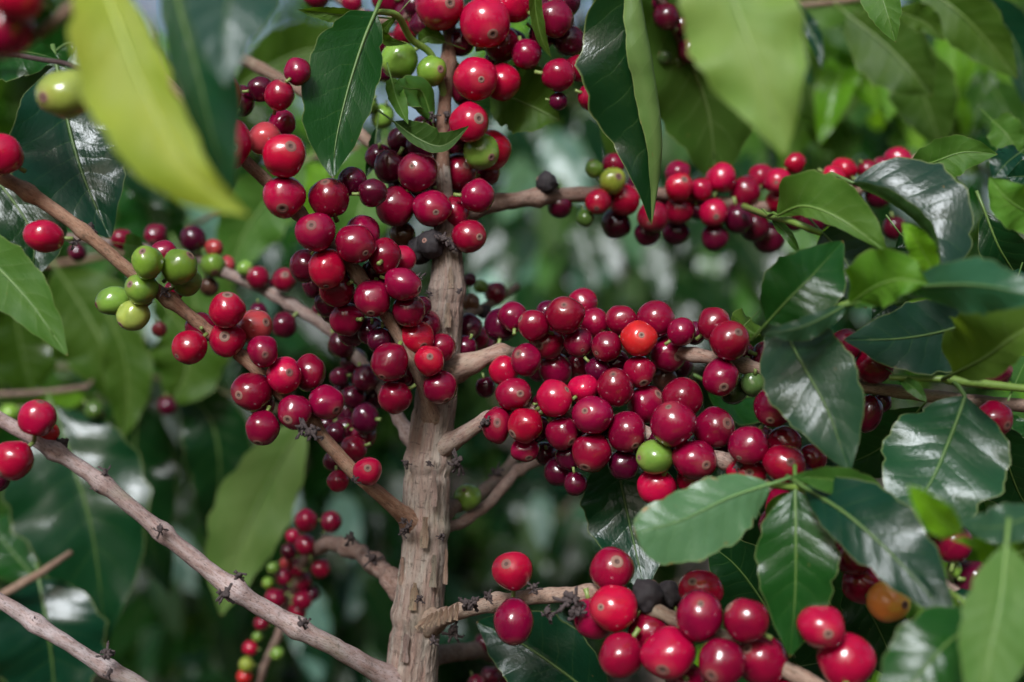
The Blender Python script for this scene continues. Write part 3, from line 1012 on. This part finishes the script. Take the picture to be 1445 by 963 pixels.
# left glossy leaves and the green cherry hanging there
NLF = branch(BUSH, [(-60, 215, .57, 4), (-70, 120, .575, 4), (-20, 78, .57, 3.5), (70, 86, .56, 3.5), (105, 95, .555, 3.5), (138, 117, .55, 4)], (.22, .17, .2), label='dark thin twig')
cherries(NLF, [(60, 92, .53), (140, 118, .53)], '93 133 40 32 Y 69 142', dshift=-.01)
leaf(NLF, [(80, 92, .64), (100, 190, .635), (122, 260, .63), (156, 338, .627)], 92, 72, BG, ta=12, tb=10, wave=.07)
leaf(NLF, [(-70, 60, .585), (-20, 68, .58), (40, 74, .575), (84, 84, .57)], 46, 42, MG, wave=.07)
leaf(NLF, [(60, 90, .67), (100, 60, .67), (140, 90, .67), (190, 160, .68)], 40, 40, MG)
leaf(B2, [(-50, 205, .66), (0, 260, .655), (45, 330, .65), (44, 398, .64)], 50, 62, DG, ta=10, tb=10, wave=.05)
leaf(B2, [(-70, 310, .565), (-10, 370, .56), (45, 430, .555), (96, 503, .55)], 42, 42, LG, under=True, wave=.05)
leaf(B2, [(175, 345, .70), (205, 350, .69)], 18, 18, LG, under=True, na=20)
# under the heavy cluster
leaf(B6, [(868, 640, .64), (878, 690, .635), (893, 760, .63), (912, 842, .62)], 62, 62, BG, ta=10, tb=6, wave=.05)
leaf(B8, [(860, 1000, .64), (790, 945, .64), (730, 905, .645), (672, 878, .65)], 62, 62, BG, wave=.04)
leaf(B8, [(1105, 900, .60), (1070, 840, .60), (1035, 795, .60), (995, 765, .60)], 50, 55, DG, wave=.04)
SR2 = stem(BUSH, [(1190, 748, .57, 5), (1170, 712, .55, 5), (1130, 690, .54, 5), (1078, 684, .535, 4)])
leaf(SR2, [(1085, 684, .532), (1030, 702, .527), (960, 735, .522), (895, 752, .52)], 42, 62, (.085, .19, .085), marks=True, blunt=True, ta=-18, tb=-4, wave=.05, label='pale leaf with rusty brown marks')
leaf(SR2, [(1122, 692, .538), (1123, 760, .532), (1122, 840, .53), (1115, 928, .53)], 56, 60, MG, wave=.05, ta=8, tb=10)
leaf(SR2, [(1135, 688, .535), (1200, 730, .515), (1275, 800, .50), (1352, 888, .485)], 42, 66, BG, ta=4, tb=-4, wave=.06)
leaf(SR2, [(1260, 712, .535), (1215, 688, .53), (1165, 676, .525), (1116, 673, .52)], 22, 24, LG, wave=.06)
leaf(SR2, [(1115, 695, .54), (1090, 715, .545), (1084, 745, .55)], 8, 8, LG, na=20)
# green shoot on the right and its leaves
SR1 = stem(BUSH, [(1500, 556, .565, 5.5), (1440, 548, .565, 5.5), (1345, 537, .565, 7), (1330, 535, .565, 5), (1255, 533, .57, 4)])
leaf(SR1, [(1362, 560, .555), (1340, 620, .546), (1308, 690, .538), (1255, 760, .53)], 84, 92, (.018, .07, .03), ta=-8, tb=5, wave=.05, pet=(1345, 540, .562))
leaf(SR1, [(1270, 534, .57), (1290, 548, .563), (1308, 568, .56)], 10, 10, LG, na=20)
leaf(SR1, [(1345, 528, .555), (1390, 505, .53), (1440, 470, .51), (1520, 430, .50)], 34, 78, (.07, .12, .02), under=True, ta=20, wave=.05)
leaf(SR1, [(1430, 548, .57), (1440, 525, .58), (1452, 500, .59)], 16, 16, LG, na=20)
leaf(B5, [(1100, 452, .56), (1130, 510, .545), (1168, 580, .535), (1199, 668, .53)], 66, 66, (.024, .066, .035), ta=8, tb=10, wave=.06)
SR3 = stem(BUSH, [(1500, 430, .53, 5), (1400, 425, .53, 5), (1300, 410, .53, 5), (1200, 428, .535, 5), (1150, 446, .545, 4)])
leaf(SR3, [(1200, 428, .53), (1235, 405, .515), (1270, 395, .505), (1310, 400, .50)], 32, 52, (.08, .20, .015), under=True, ta=10, tb=10, wave=.12)
leaf(SR3, [(1270, 408, .52), (1340, 402, .485), (1400, 405, .47), (1490, 425, .46)], 50, 48, (.03, .10, .05), ta=-30, tb=-35, wave=.12, wf=2)
leaf(SR3, [(1200, 430, .528), (1240, 420, .52), (1290, 412, .518), (1330, 418, .518)], 14, 8, LG, wave=.05)
leaf(SR3, [(1320, 392, .53), (1305, 360, .525), (1290, 335, .52), (1273, 314, .52)], 20, 22, YG, under=True, wave=.1, tb=30)
leaf(SR3, [(1195, 430, .53), (1155, 452, .525), (1120, 465, .522), (1075, 472, .52)], 16, 22, (.03, .08, .04), ta=-30, tb=-20, wave=.15)
leaf(SR3, [(1083, 455, .545), (1115, 420, .54), (1148, 387, .54), (1190, 340, .55)], 62, 52, MG, ta=12, tb=10, wave=.05)
leaf(SR3, [(1400, 440, .575), (1340, 465, .57), (1270, 478, .565), (1190, 480, .56)], 52, 60, (.012, .042, .024), ta=-8, wave=.05)
SR4 = stem(BUSH, [(1050, 292, .70, 5), (1085, 305, .60, 4.5), (1120, 314, .57, 5), (1160, 330, .565, 4)])
leaf(SR4, [(1098, 304, .575), (1136, 291, .56), (1190, 312, .55), (1254, 358, .545)], 16, 54, (.06, .13, .02), under=True, ta=15, tb=8, wave=.09, pet=(1085, 305, .585))
leaf(SR4, [(1160, 328, .57), (1185, 355, .565), (1205, 392, .56), (1222, 436, .56)], 44, 62, (.012, .036, .02), wave=.05)
leaf(SR4, [(1090, 310, .59), (1110, 330, .58), (1130, 360, .58)], 8, 8, LG, na=20)
leaf(SR4, [(1270, 330, .60), (1285, 350, .60), (1270, 400, .60), (1255, 430, .61)], 40, 40, DG)
leaf(SR4, [(1203, 258, .565), (1262, 284, .556), (1311, 328, .547), (1330, 394, .537)], 60, 84, (.016, .045, .03), ta=50, ca=90, tb=-8, cb=-20, wave=.05, wf=2)
# upper right, belonging to the same bush's long rear branch
leaf(B10, [(1285, 240, .64), (1320, 228, .63), (1360, 215, .625), (1408, 218, .62)], 34, 30, LG, under=True, wave=.08)
leaf(SR3, [(1490, 320, .55), (1450, 300, .545), (1420, 280, .54), (1396, 250, .54)], 36, 34, (.09, .22, .03), under=True, ta=10, wave=.1)
leaf(SR3, [(1490, 260, .58), (1455, 250, .58), (1420, 250, .58)], 30, 22, BG, wave=.06)
leaf(SR3, [(1390, 300, .60), (1410, 350, .60), (1440, 400, .61), (1460, 450, .62)], 30, 36, DG)
# lower right corner
SR5 = stem(BUSH, [(1500, 940, .48, 5), (1440, 905, .48, 5), (1385, 868, .485, 5), (1340, 835, .50, 4), (1300, 805, .555, 4)])
leaf(SR5, [(1390, 872, .48), (1340, 905, .47), (1290, 960, .465), (1230, 1030, .46)], 62, 66, MG, ta=-8, tb=-4, wave=.05)
leaf(SR5, [(1420, 770, .46), (1412, 850, .45), (1395, 930, .445), (1380, 1040, .44)], 50, 60, (.10, .19, .06), under=True, wave=.04)
leaf(SR5, [(1480, 720, .48), (1440, 735, .475), (1400, 745, .472), (1352, 738, .47)], 32, 28, (.03, .08, .04), ta=-20, wave=.08)
leaf(SR5, [(1355, 752, .46), (1330, 735, .452), (1308, 712, .447), (1280, 684, .445)], 24, 26, YG, wave=.05)
leaf(SR5, [(1440, 780, .50), (1400, 790, .49), (1385, 770, .485), (1340, 760, .48)], 12, 14, YG, na=20)
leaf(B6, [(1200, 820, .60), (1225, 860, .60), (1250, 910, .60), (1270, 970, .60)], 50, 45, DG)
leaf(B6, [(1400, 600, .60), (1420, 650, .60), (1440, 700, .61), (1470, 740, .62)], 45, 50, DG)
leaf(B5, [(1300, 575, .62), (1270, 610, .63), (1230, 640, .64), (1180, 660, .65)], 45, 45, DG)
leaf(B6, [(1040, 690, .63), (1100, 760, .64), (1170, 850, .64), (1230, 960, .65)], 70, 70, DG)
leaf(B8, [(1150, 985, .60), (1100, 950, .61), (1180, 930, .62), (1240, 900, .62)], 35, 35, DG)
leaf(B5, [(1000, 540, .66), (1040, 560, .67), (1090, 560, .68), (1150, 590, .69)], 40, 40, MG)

# ================================================================== neighbouring bushes
def crown(T, trunk_top, tops, c, rad, n, seed, cols=(DG, MG)):
    """the upper part of a tall bush, added unseen above the frame for shade: trunk, side branches and a mass of leaves"""
    rr = random.Random(seed); c = Vector(c)
    pts = [Vector(q) for q in spline([tuple(trunk_top)]+[tuple(q) for q in tops], 16)]
    v, f, u = tube(pts, [.007*(1-.6*i/15) for i in range(16)], 8, rough=.15, rs=60)
    b = put('branch', mesh('branch', v, f, [M_BARK], u, None, pts[0]), pts[0], T, (.85, .8, .75))
    for k in range(8):
        p = pts[5+k]; e = c+Vector((rr.uniform(-.8, .8)*rad[0], rr.uniform(-.8, .8)*rad[1], rr.uniform(-.6, .6)*rad[2]))
        v, f, u = tube([p.lerp(e, j/6)+Vector((0, 0, .05*math.sin(j/6*3.14))) for j in range(7)], [.004-.0004*j for j in range(7)], 6)
        put('branch', mesh('branch', v, f, [M_BARK], u, None, p), p, T, (.85, .8, .75))
    for ci, col in enumerate(cols):
        mb = MB()
        for _ in range(n//len(cols)):
            while True:
                q = Vector((rr.uniform(-1, 1), rr.uniform(-1, 1), rr.uniform(-1, 1)))
                if q.length < 1: break
            p = c+Vector((q.x*rad[0], q.y*rad[1], q.z*rad[2]))
            out = Vector((rr.uniform(-1, 1), rr.uniform(-1, 1), rr.uniform(-1, .2)))
            m, ln = leaf_matrix(p, out, rr.uniform(.10, .15), rr.uniform(-.6, .6), rr)
            pp = [m @ (x*ln)+p for x in LOWU[rr.randrange(4)][0]]
            if any(w.z < CZ+.262*w.y+.03 and w.y > 0 for w in pp): continue
            g = LOWU[0]; mb.add((pp, g[1], g[2]))
        o = put('foliage', mesh('foliage', mb.v, mb.f, [M_LEAF], mb.u, None, c), c, T, col); o['kind'] = 'stuff'
def leaf_unit(seed, na=12, nb=3):
    """a leaf 1 long along +Y, upper side +Z"""
    rr = random.Random(seed)
    dr = rr.uniform(.1, .35)
    mid = [Vector((rr.uniform(-.04, .04)*i, i/4, -dr*(i/4)**2)) for i in range(5)]
    g = leaf_geo(mid, .2, .2, ta=rr.uniform(5, 28), tb=rr.uniform(5, 28), wave=rr.uniform(.15, .35), wf=2.5, na=na, nb=nb, view=Vector((0, 0, 1)), phase=rr.uniform(0, 6))
    return g
UNITS = [leaf_unit(s) for s in range(5)]
UNIT_ME = [mesh('leaf', g[0], g[1], [M_LEAF], g[2]) for g in UNITS]
LOWU = [leaf_unit(s+20, 7, 2) for s in range(4)]
def leaf_matrix(p, out, ln, roll, rr, face=Vector((0, 0, 0))):
    y = out.normalized(); up = Vector((rr.uniform(-.4, .4), rr.uniform(-.4, .4), 1))+face
    x = y.cross(up).normalized(); z = x.cross(y)
    m = Matrix((x, y, z)).transposed()
    return (m @ Matrix.Rotation(roll, 3, 'Y')), ln
CHM = CH[0]
def bush(label, loc, h, rad, nbr, seed, lens=(.10, .15), cols=(DG, MG, BG), single=220, dense=900, fruit=0, stuff_cols=(DG, BG, MG), view_z=(0, 9), zmin=.15):
    rr = random.Random(seed)
    base = Vector(loc)
    T = thing('coffee_bush', label, 'coffee bush', loc, 'coffee bushes of the plantation')
    n = 14
    tp = [base+Vector((.05*math.sin(i*.7+seed), .05*math.cos(i*.9+seed), h*i/n)) for i in range(n+1)]
    v, f, u = tube(tp, [.022*(1-.75*i/n) for i in range(n+1)], 12, rough=.2, rs=40)
    put('trunk', mesh('trunk', v, f, [M_TRUNK], u, None, base), base, T, (.9, .85, .85))
    anchors = []
    for k in range(nbr):
        t = (k+.5)/nbr; z0 = h*(zmin+(.97-zmin)*t); a = k*2.4+rr.uniform(-.3, .3)
        L = rad*(1.05-.55*t)*rr.uniform(.8, 1.15)
        i0 = z0/h*n; p0 = tp[int(i0)].lerp(tp[min(int(i0)+1, n)], i0-int(i0))
        di = Vector((math.cos(a), math.sin(a), 0))
        pts = [p0+di*L*s+Vector((0, 0, L*(.45*s-.75*s*s))) for s in [j/9 for j in range(10)]]
        v, f, u = tube(pts, [.006*(1-.7*j/9) for j in range(10)], 7)
        b = put('branch', mesh('branch', v, f, [M_BARK], u, None, p0), p0, T, (.8, .72, .66))
        anchors.append((b, pts, di))
    # single leaves, in pairs along each branch
    per = max(1, single//(2*nbr)) if single else 0; cnt = 0
    for b, pts, di in anchors:
        side = Vector((-di.y, di.x, 0))
        for q in range(per):
            s = .15+.85*(q+rr.random()*.6)/per; j = min(int(s*9), 8); p = pts[j].lerp(pts[j+1], s*9-j)
            for sg in (-1, 1):
                out = side*sg*rr.uniform(.3, .9)+di*rr.uniform(.3, 1)+Vector((0, 0, rr.uniform(-1.5, 0)))
                m, ln = leaf_matrix(p, out, rr.uniform(*lens), rr.uniform(-.5, .5), rr, di*.9)
                o = bpy.data.objects.new('leaf', UNIT_ME[rr.randrange(5)]); COL.objects.link(o); o.parent = b
                o.location = p-WL[b]; o.rotation_euler = m.to_euler(); o.scale = (ln, ln, ln)
                c = cols[rr.randrange(len(cols))]; w = rr.uniform(.7, 1.4); o.color = (c[0]*w, c[1]*w, c[2]*w, 1)
                cnt += 1
            if fruit and rr.random() < fruit:
                for _ in range(rr.randint(3, 7)):
                    o = bpy.data.objects.new('cherry', CHM); COL.objects.link(o); o.parent = b
                    o.location = p-WL[b]+Vector((rr.uniform(-.02, .02), rr.uniform(-.02, .02), rr.uniform(-.025, .015)))
                    o.scale = (.0075,)*3; o.rotation_euler = (rr.uniform(0, 6), rr.uniform(0, 6), 0)
                    o.color = TONE[rr.choice('RMMDP')]+(1,)
    # the rest of the crown, one mass of small leaf faces
    if dense:
        for ci, c in enumerate(stuff_cols):
            mb = MB()
            for _ in range(dense//len(stuff_cols)):
                b, pts, di = anchors[rr.randrange(nbr)]
                s = rr.random()**.7*8.9; j = int(s); p = pts[j].lerp(pts[j+1], s-j)+Vector((rr.gauss(0, .05), rr.gauss(0, .05), rr.gauss(0, .06)))
                out = di*rr.uniform(0, 1)+Vector((rr.uniform(-.8, .8), rr.uniform(-.8, .8), rr.uniform(-1.6, .1)))
                m, ln = leaf_matrix(p, out, rr.uniform(*lens), rr.uniform(-.6, .6), rr, di*.9)
                g = LOWU[rr.randrange(4)]
                mb.add(([m @ (x*ln)+p for x in g[0]], g[1], g[2]))
            o = put('foliage', mesh('foliage', mb.v, mb.f, [M_LEAF], mb.u, None, base), base, T, c)
            o['kind'] = 'stuff'
    return T

# left, just behind the bush in focus: hand placed big soft leaves
LB = thing('coffee_bush', 'coffee bush with broad soft leaves close behind the two bare branches at left', 'coffee bush', (-.42, .98, 0), 'coffee bushes of the plantation')
v, f, u = tube([Vector((-.42, .98, i*.17)) for i in range(10)], [.02-.0015*i for i in range(10)], 12, rough=.2, rs=40)
put('trunk', mesh('trunk', v, f, [M_TRUNK], u, None, Vector((-.42, .98, 0))), Vector((-.42, .98, 0)), LB, (.9, .85, .8))
LBA = branch(LB, [(-160, 640, .98, 6), (-60, 600, .92, 6), (20, 580, .88, 5), (75, 572, .865, 4)], (.8, .6, .5))
LBE = branch(LB, [(-160, 560, 1.06, 4), (60, 520, 1.06, 4), (200, 530, 1.06, 3), (300, 550, 1.06, 3), (430, 590, .93, 3)], (.45, .5, .25))
LBB = branch(LB, [(-160, 420, 1.0, 4), (-40, 380, 1.0, 4), (100, 370, 1.02, 4), (250, 330, 1.0, 3), (420, 230, .92, 4), (560, 200, .95, 3)], (.8, .6, .5))
LBC = branch(LB, [(-160, 900, .98, 6), (-30, 855, .80, 6), (46, 815, .78, 6), (100, 780, .80, 4)], (1, .85, .7))
LBD = branch(LB, [(-160, 560, .98, 6), (20, 556, .93, 4), (110, 548, .93, 4), (128, 540, .94, 3), (150, 500, .97, 2)], (.8, .7, .65))
leaf(LBA, [(75, 575, .86), (105, 660, .85), (132, 760, .842), (150, 912, .838)], 105, 92, (.007, .045, .016), wave=.06, ta=4, tb=8)
leaf(LBE, [(430, 590, .88), (375, 690, .875), (335, 780, .87), (312, 870, .87)], 58, 52, (.05, .11, .02), under=True, pale=True, ta=8, wave=.05)
leaf(LBA, [(60, 580, .90), (20, 660, .9), (0, 760, .9), (30, 830, .9)], 60, 60, MG)
leaf(LBC, [(55, 818, .80), (66, 880, .79), (75, 950, .79), (80, 1060, .79)], 84, 80, BG, wave=.06)
leaf(LBC, [(46, 812, .84), (10, 770, .85), (-20, 730, .86)], 50, 50, MG)
leaf(LBD, [(150, 440, .92), (175, 500, .92), (180, 560, .92), (172, 622, .92)], 34, 36, OL, under=True)
leaf(LBD, [(240, 440, .93), (265, 480, .93), (262, 530, .93), (235, 575, .93)], 55, 55, OL, under=True)
leaf(LBB, [(80, 380, .95), (120, 440, .95), (150, 500, .95), (160, 570, .95)], 70, 70, OL, under=True)
leaf(LBB, [(20, 430, .97), (30, 490, .97), (45, 560, .97)], 60, 60, OL)
leaf(LBB, [(250, 350, .95), (270, 400, .95), (280, 470, .95), (275, 540, .95)], 60, 60, (.045, .10, .02), under=True)
leaf(LBB, [(430, 230, .90), (380, 280, .90), (345, 330, .90), (320, 400, .90)], 52, 50, (.05, .13, .025), under=True)
leaf(LBB, [(540, 200, .90), (520, 260, .89), (505, 310, .88), (490, 370, .88)], 60, 58, (.05, .13, .025), under=True)
leaf(LBB, [(440, 230, .95), (450, 270, .95), (440, 330, .95)], 36, 36, YG, under=True)
leaf(LBB, [(200, 260, .98), (215, 320, .98), (230, 380, .98)], 50, 50, MG)
leaf(LBB, [(170, 180, .95), (200, 230, .95), (240, 300, .95)], 45, 45, DG)
leaf(LBD, [(120, 560, .95), (80, 565, .94), (45, 570, .93)], 16, 16, YG, under=True, na=20)
leaf(LBE, [(260, 545, .95), (300, 600, .95), (310, 680, .95), (290, 760, .96)], 50, 50, DG)
leaf(LBE, [(200, 540, .98), (190, 640, .98), (200, 720, .98), (240, 840, .98)], 60, 60, DG)
cherries(LBD, [(20, 552, .86), (110, 545, .86), (240, 500, .9)], '14 584 13 G1;134 579 14 E1;236 573 13 D1')
leaf(LBB, [(330, 130, .95), (390, 90, .95), (450, 70, .95), (520, 80, .96)], 40, 45, OL, under=True)
# right, behind the bush in focus: upper right crown
RB = thing('coffee_bush', 'coffee bush with olive drooping leaves behind the rear red fruit branch at upper right', 'coffee bush', (.46, 1.02, 0), 'coffee bushes of the plantation')
v, f, u = tube([Vector((.46, 1.02, i*.17)) for i in range(10)], [.02-.0015*i for i in range(10)], 12, rough=.2, rs=40)
put('trunk', mesh('trunk', v, f, [M_TRUNK], u, None, Vector((.46, 1.02, 0))), Vector((.46, 1.02, 0)), RB, (.9, .85, .8))
RBA = branch(RB, [(1620, 60, 1.02, 6), (1480, -20, .90, 6), (1340, -30, .84, 5), (1200, 0, .84, 5), (1100, 10, .85, 4)], (.7, .65, .5))
RBB = branch(RB, [(1620, 230, 1.05, 4), (1480, 140, 1.05, 4), (1350, 60, 1.06, 3), (1220, 40, 1.06, 3), (1100, 60, 1.06, 3)], (.4, .5, .3))
leaf(RBA, [(1195, 20, .82), (1245, 60, .81), (1285, 100, .80), (1315, 135, .80)], 52, 50, (.026, .058, .008), under=True, wave=.05)
leaf(RBA, [(1250, 60, .87), (1290, 110, .86), (1312, 160, .86), (1330, 212, .86)], 44, 50, (.028, .066, .008), under=True, wave=.05)
leaf(RBA, [(1300, -20, .78), (1350, 15, .77), (1395, 60, .77), (1436, 112, .77)], 40, 40, OL, under=True, wave=.05)
leaf(RBA, [(1360, -10, .82), (1410, 30, .82), (1440, 80, .82), (1446, 150, .82)], 34, 34, BG, wave=.05)
leaf(RBA, [(1232, -60, .62), (1240, -20, .615), (1252, 20, .61), (1264, 60, .61)], 30, 26, LG, under=True, wave=.04)
leaf(RBA, [(1262, 15, .75), (1290, 25, .75), (1310, 35, .75), (1332, 58, .75)], 16, 24, OL, under=True)
leaf(RBA, [(1108, 0, .80), (1130, 25, .79), (1150, 55, .785), (1160, 98, .78)], 14, 14, BG, ta=30)
leaf(RBA, [(1100, 20, .86), (1120, 60, .86), (1135, 100, .86), (1145, 120, .86)], 12, 12, BG)
leaf(RBB, [(1190, 70, .95), (1215, 95, .95), (1230, 120, .95), (1240, 160, .95)], 40, 40, YG, under=True)
leaf(RBB, [(1130, 20, .98), (1150, 60, .98), (1180, 90, .98), (1230, 110, .98)], 34, 30, (.08, .2, .025), under=True)
leaf(RBB, [(1120, 80, .97), (1140, 110, .97), (1150, 150, .97), (1160, 180, .97)], 40, 40, (.028, .066, .008), under=True)
leaf(RBB, [(1230, 130, .97), (1250, 145, .97), (1260, 170, .97)], 20, 20, YG, under=True)
leaf(RBB, [(1140, 180, .99), (1170, 190, .99), (1210, 210, .99)], 24, 24, OL, under=True)
leaf(RBA, [(1080, 0, .9), (1140, 10, .9), (1200, 10, .9), (1250, 30, .9)], 30, 24, (.05, .12, .02), under=True)
leaf(RBB, [(1340, 130, 1.0), (1350, 170, 1.0), (1345, 210, 1.0)], 24, 24, YG, under=True)
leaf(RBB, [(1290, 150, 1.0), (1275, 190, 1.0), (1262, 230, 1.0)], 30, 30, BG)
leaf(RBB, [(1400, 100, 1.0), (1380, 150, 1.0), (1365, 200, 1.0)], 28, 28, LG)
leaf(RBB, [(1440, 130, .98), (1425, 180, .98), (1405, 240, .98)], 30, 34, BG)

# unseen row added behind the camera to shade the scene and mirror in the fruit
for i, x in enumerate((-1.7, -.55, .6, 1.75)):
    bush('unseen coffee bush added behind the photographer for shade, ' + ('far left', 'left of centre', 'right of centre', 'far right')[i], (x, -2.2-.2*(i % 2), 0), 1.95, .8, 14, 40+i, single=0, dense=1100)
crown(BUSH, P(616, -420, .69), [(-.03, .72, 1.55), (-.02, .82, 1.65), (.0, .9, 1.78)], (0, .88, 1.6), (.45, .25, .15), 70, 71)  # unseen leaf crowns added overhead to shade the background
crown(LB, (-.42, .98, 1.53), [(-.45, 1.05, 1.65), (-.5, 1.1, 1.8)], (-.65, 1.0, 1.62), (.45, .3, .16), 130, 72)
crown(RB, (.46, 1.02, 1.53), [(.5, 1.1, 1.68), (.55, 1.15, 1.8)], (.65, 1.05, 1.64), (.45, .3, .16), 120, 73)
bush('unseen coffee bush added left of the photographer for shade', (-1.15, -.25, 0), 2.3, .75, 14, 51, single=0, dense=1300)  # two side bushes added out of view to block low sky
bush('unseen coffee bush added right of the photographer for shade', (1.2, -.2, 0), 2.3, .75, 14, 52, single=0, dense=1300)
for i in range(26):
    x, y = R.uniform(1090, 1440), R.uniform(-10, 215); a = R.uniform(-.6, 1.2); L = R.uniform(70, 150); d = R.uniform(.93, 1.15)
    dx, dy = L*math.sin(a), L*math.cos(a)
    leaf(RBA if y < 90 else RBB, [(x, y, d), (x+dx*.4, y+dy*.3, d-.015), (x+dx, y+dy, d-.02)], L*.24, L*.24, R.choice((YG, YG, LG, OL, MG, BG, (.10, .24, .012), (.18, .34, .012))), under=R.random() < .6, wave=R.uniform(.05, .15), ta=R.uniform(0, 30), tb=R.uniform(0, 30), na=20, nb=4)
for x, y, dx, dy, d, c, un in ((1400, 330, 30, 60, .62, DG, 0), (1440, 380, -20, 80, .60, BG, 0), (1380, 440, 50, 40, .62, LG, 1), (1420, 590, 30, 70, .64, MG, 0), (1400, 170, 40, 50, .70, LG, 1), (1440, 215, -40, 40, .66, BG, 0), (1280, 420, -50, 30, .63, DG, 0),
                               (1150, 430, -40, 60, .62, OL, 1), (1060, 450, -20, 25, .60, OL, 1), (1330, 690, 60, 50, .60, MG, 0), (1300, 880, -20, 60, .56, DG, 0), (1360, 820, 30, 60, .55, BG, 0)):
    leaf(SR3 if y < 500 else SR5, [(x, y, d), (x+dx*.5, y+dy*.4, d-.008), (x+dx, y+dy, d-.01)], 24, 26, c, under=bool(un), wave=.12, ta=R.uniform(0, 30), tb=R.uniform(0, 30), na=24)
GAPL = bush('blurred coffee bush in the gap between trunk and bare branches, low left', (-.30, 2.1, 0), 1.38, .5, 16, 3, cols=(SHEEN, BG, MG), fruit=.04)
GAPR = bush('blurred coffee bush with blue grey sky sheen painted on its leaves in the gap right of trunk', (.22, 2.5, 0), 1.75, .62, 18, 5, cols=(SHEEN, DG, DG, BG), stuff_cols=(DG, BG, DG), fruit=.08)
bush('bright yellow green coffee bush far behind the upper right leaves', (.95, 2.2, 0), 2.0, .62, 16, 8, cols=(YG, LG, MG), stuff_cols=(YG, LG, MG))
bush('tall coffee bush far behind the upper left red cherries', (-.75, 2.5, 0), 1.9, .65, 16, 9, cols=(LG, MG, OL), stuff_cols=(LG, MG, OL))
bush('dim coffee bush in the far row left of the trunk', (-.15, 3.4, 0), 1.75, .7, 14, 13, single=120, dense=1100, cols=(DG, BG), stuff_cols=(DG, BG))  # darkest leaf colours stand in for shade behind the gaps
bush('dim coffee bush in the far row right of the trunk', (.75, 3.6, 0), 1.85, .7, 14, 14, single=120, dense=1100, fruit=.03, cols=(DG, BG), stuff_cols=(DG, BG))  # shade again put into the dark leaf colours
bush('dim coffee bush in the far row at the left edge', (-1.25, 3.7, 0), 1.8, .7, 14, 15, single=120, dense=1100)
bush('light green coffee bush in the far row at the right edge', (1.5, 3.5, 0), 2.0, .75, 14, 16, single=120, dense=1100, cols=(LG, MG, YG), stuff_cols=(LG, MG, YG))

for i, (x, y, lb) in enumerate(((-1.6, 6.2, 'pale leafy shade tree far behind the upper left, seen between the leaves'), (.35, 7.0, 'pale leafy shade tree far behind the top of the trunk'), (2.2, 6.0, 'pale leafy shade tree far behind the upper right corner'))):
    bush(lb, (x, y, 0), 4.2, 1.5, 16, 60+i, single=0, dense=1000, lens=(.16, .26), cols=(YG, LG), stuff_cols=(YG, LG), zmin=.3)

def hang(T, regions, drange, cols, seed):
    """the drooping leaves on the near side of a bush, tops turned out to the light"""
    rr = random.Random(seed); brs = [c for c in T.children if c.name.startswith('branch')]
    for x0, y0, x1, y1, n in regions:
        for _ in range(n):
            x, y, d = rr.uniform(x0, x1), rr.uniform(y0, y1), rr.uniform(*drange)
            a = rr.uniform(-.7, .7); L = rr.uniform(.075, .125)*F/d; dx, dy = L*math.sin(a), L*math.cos(a)
            sl_ = L*d/F*(rr.uniform(.22, .42) if rr.random() < .55 else rr.uniform(-.25, .05))
            p = P(x, y, d)
            b = min(brs, key=lambda c: abs(WL[c].z-p.z))
            c = rr.choice(cols); w = rr.uniform(.7, 1.3)
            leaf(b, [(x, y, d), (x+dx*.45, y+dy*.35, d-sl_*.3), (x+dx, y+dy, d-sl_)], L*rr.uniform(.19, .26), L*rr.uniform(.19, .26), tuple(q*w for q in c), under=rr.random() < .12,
                 wave=rr.uniform(.02, .07), ta=rr.uniform(-8, 12), tb=rr.uniform(-8, 12), na=16, nb=3)
hang(GAPR, [(690, 130, 1100, 440, 95), (640, 690, 820, 900, 22)], (1.85, 2.35), ((.12, .24, .19), (.15, .27, .22), DG, DG, BG, DG, LG, DG), 5)  # pale blue greens hold sky sheen put into the leaf colour
hang(GAPL, [(190, 480, 340, 900, 26), (330, 640, 560, 960, 30), (150, 230, 420, 420, 14), (0, 560, 60, 900, 8)], (1.6, 1.95), (DG, DG, (.13, .25, .2), BG, DG, MG, DG), 6)  # the pale tone has sky sheen painted into it
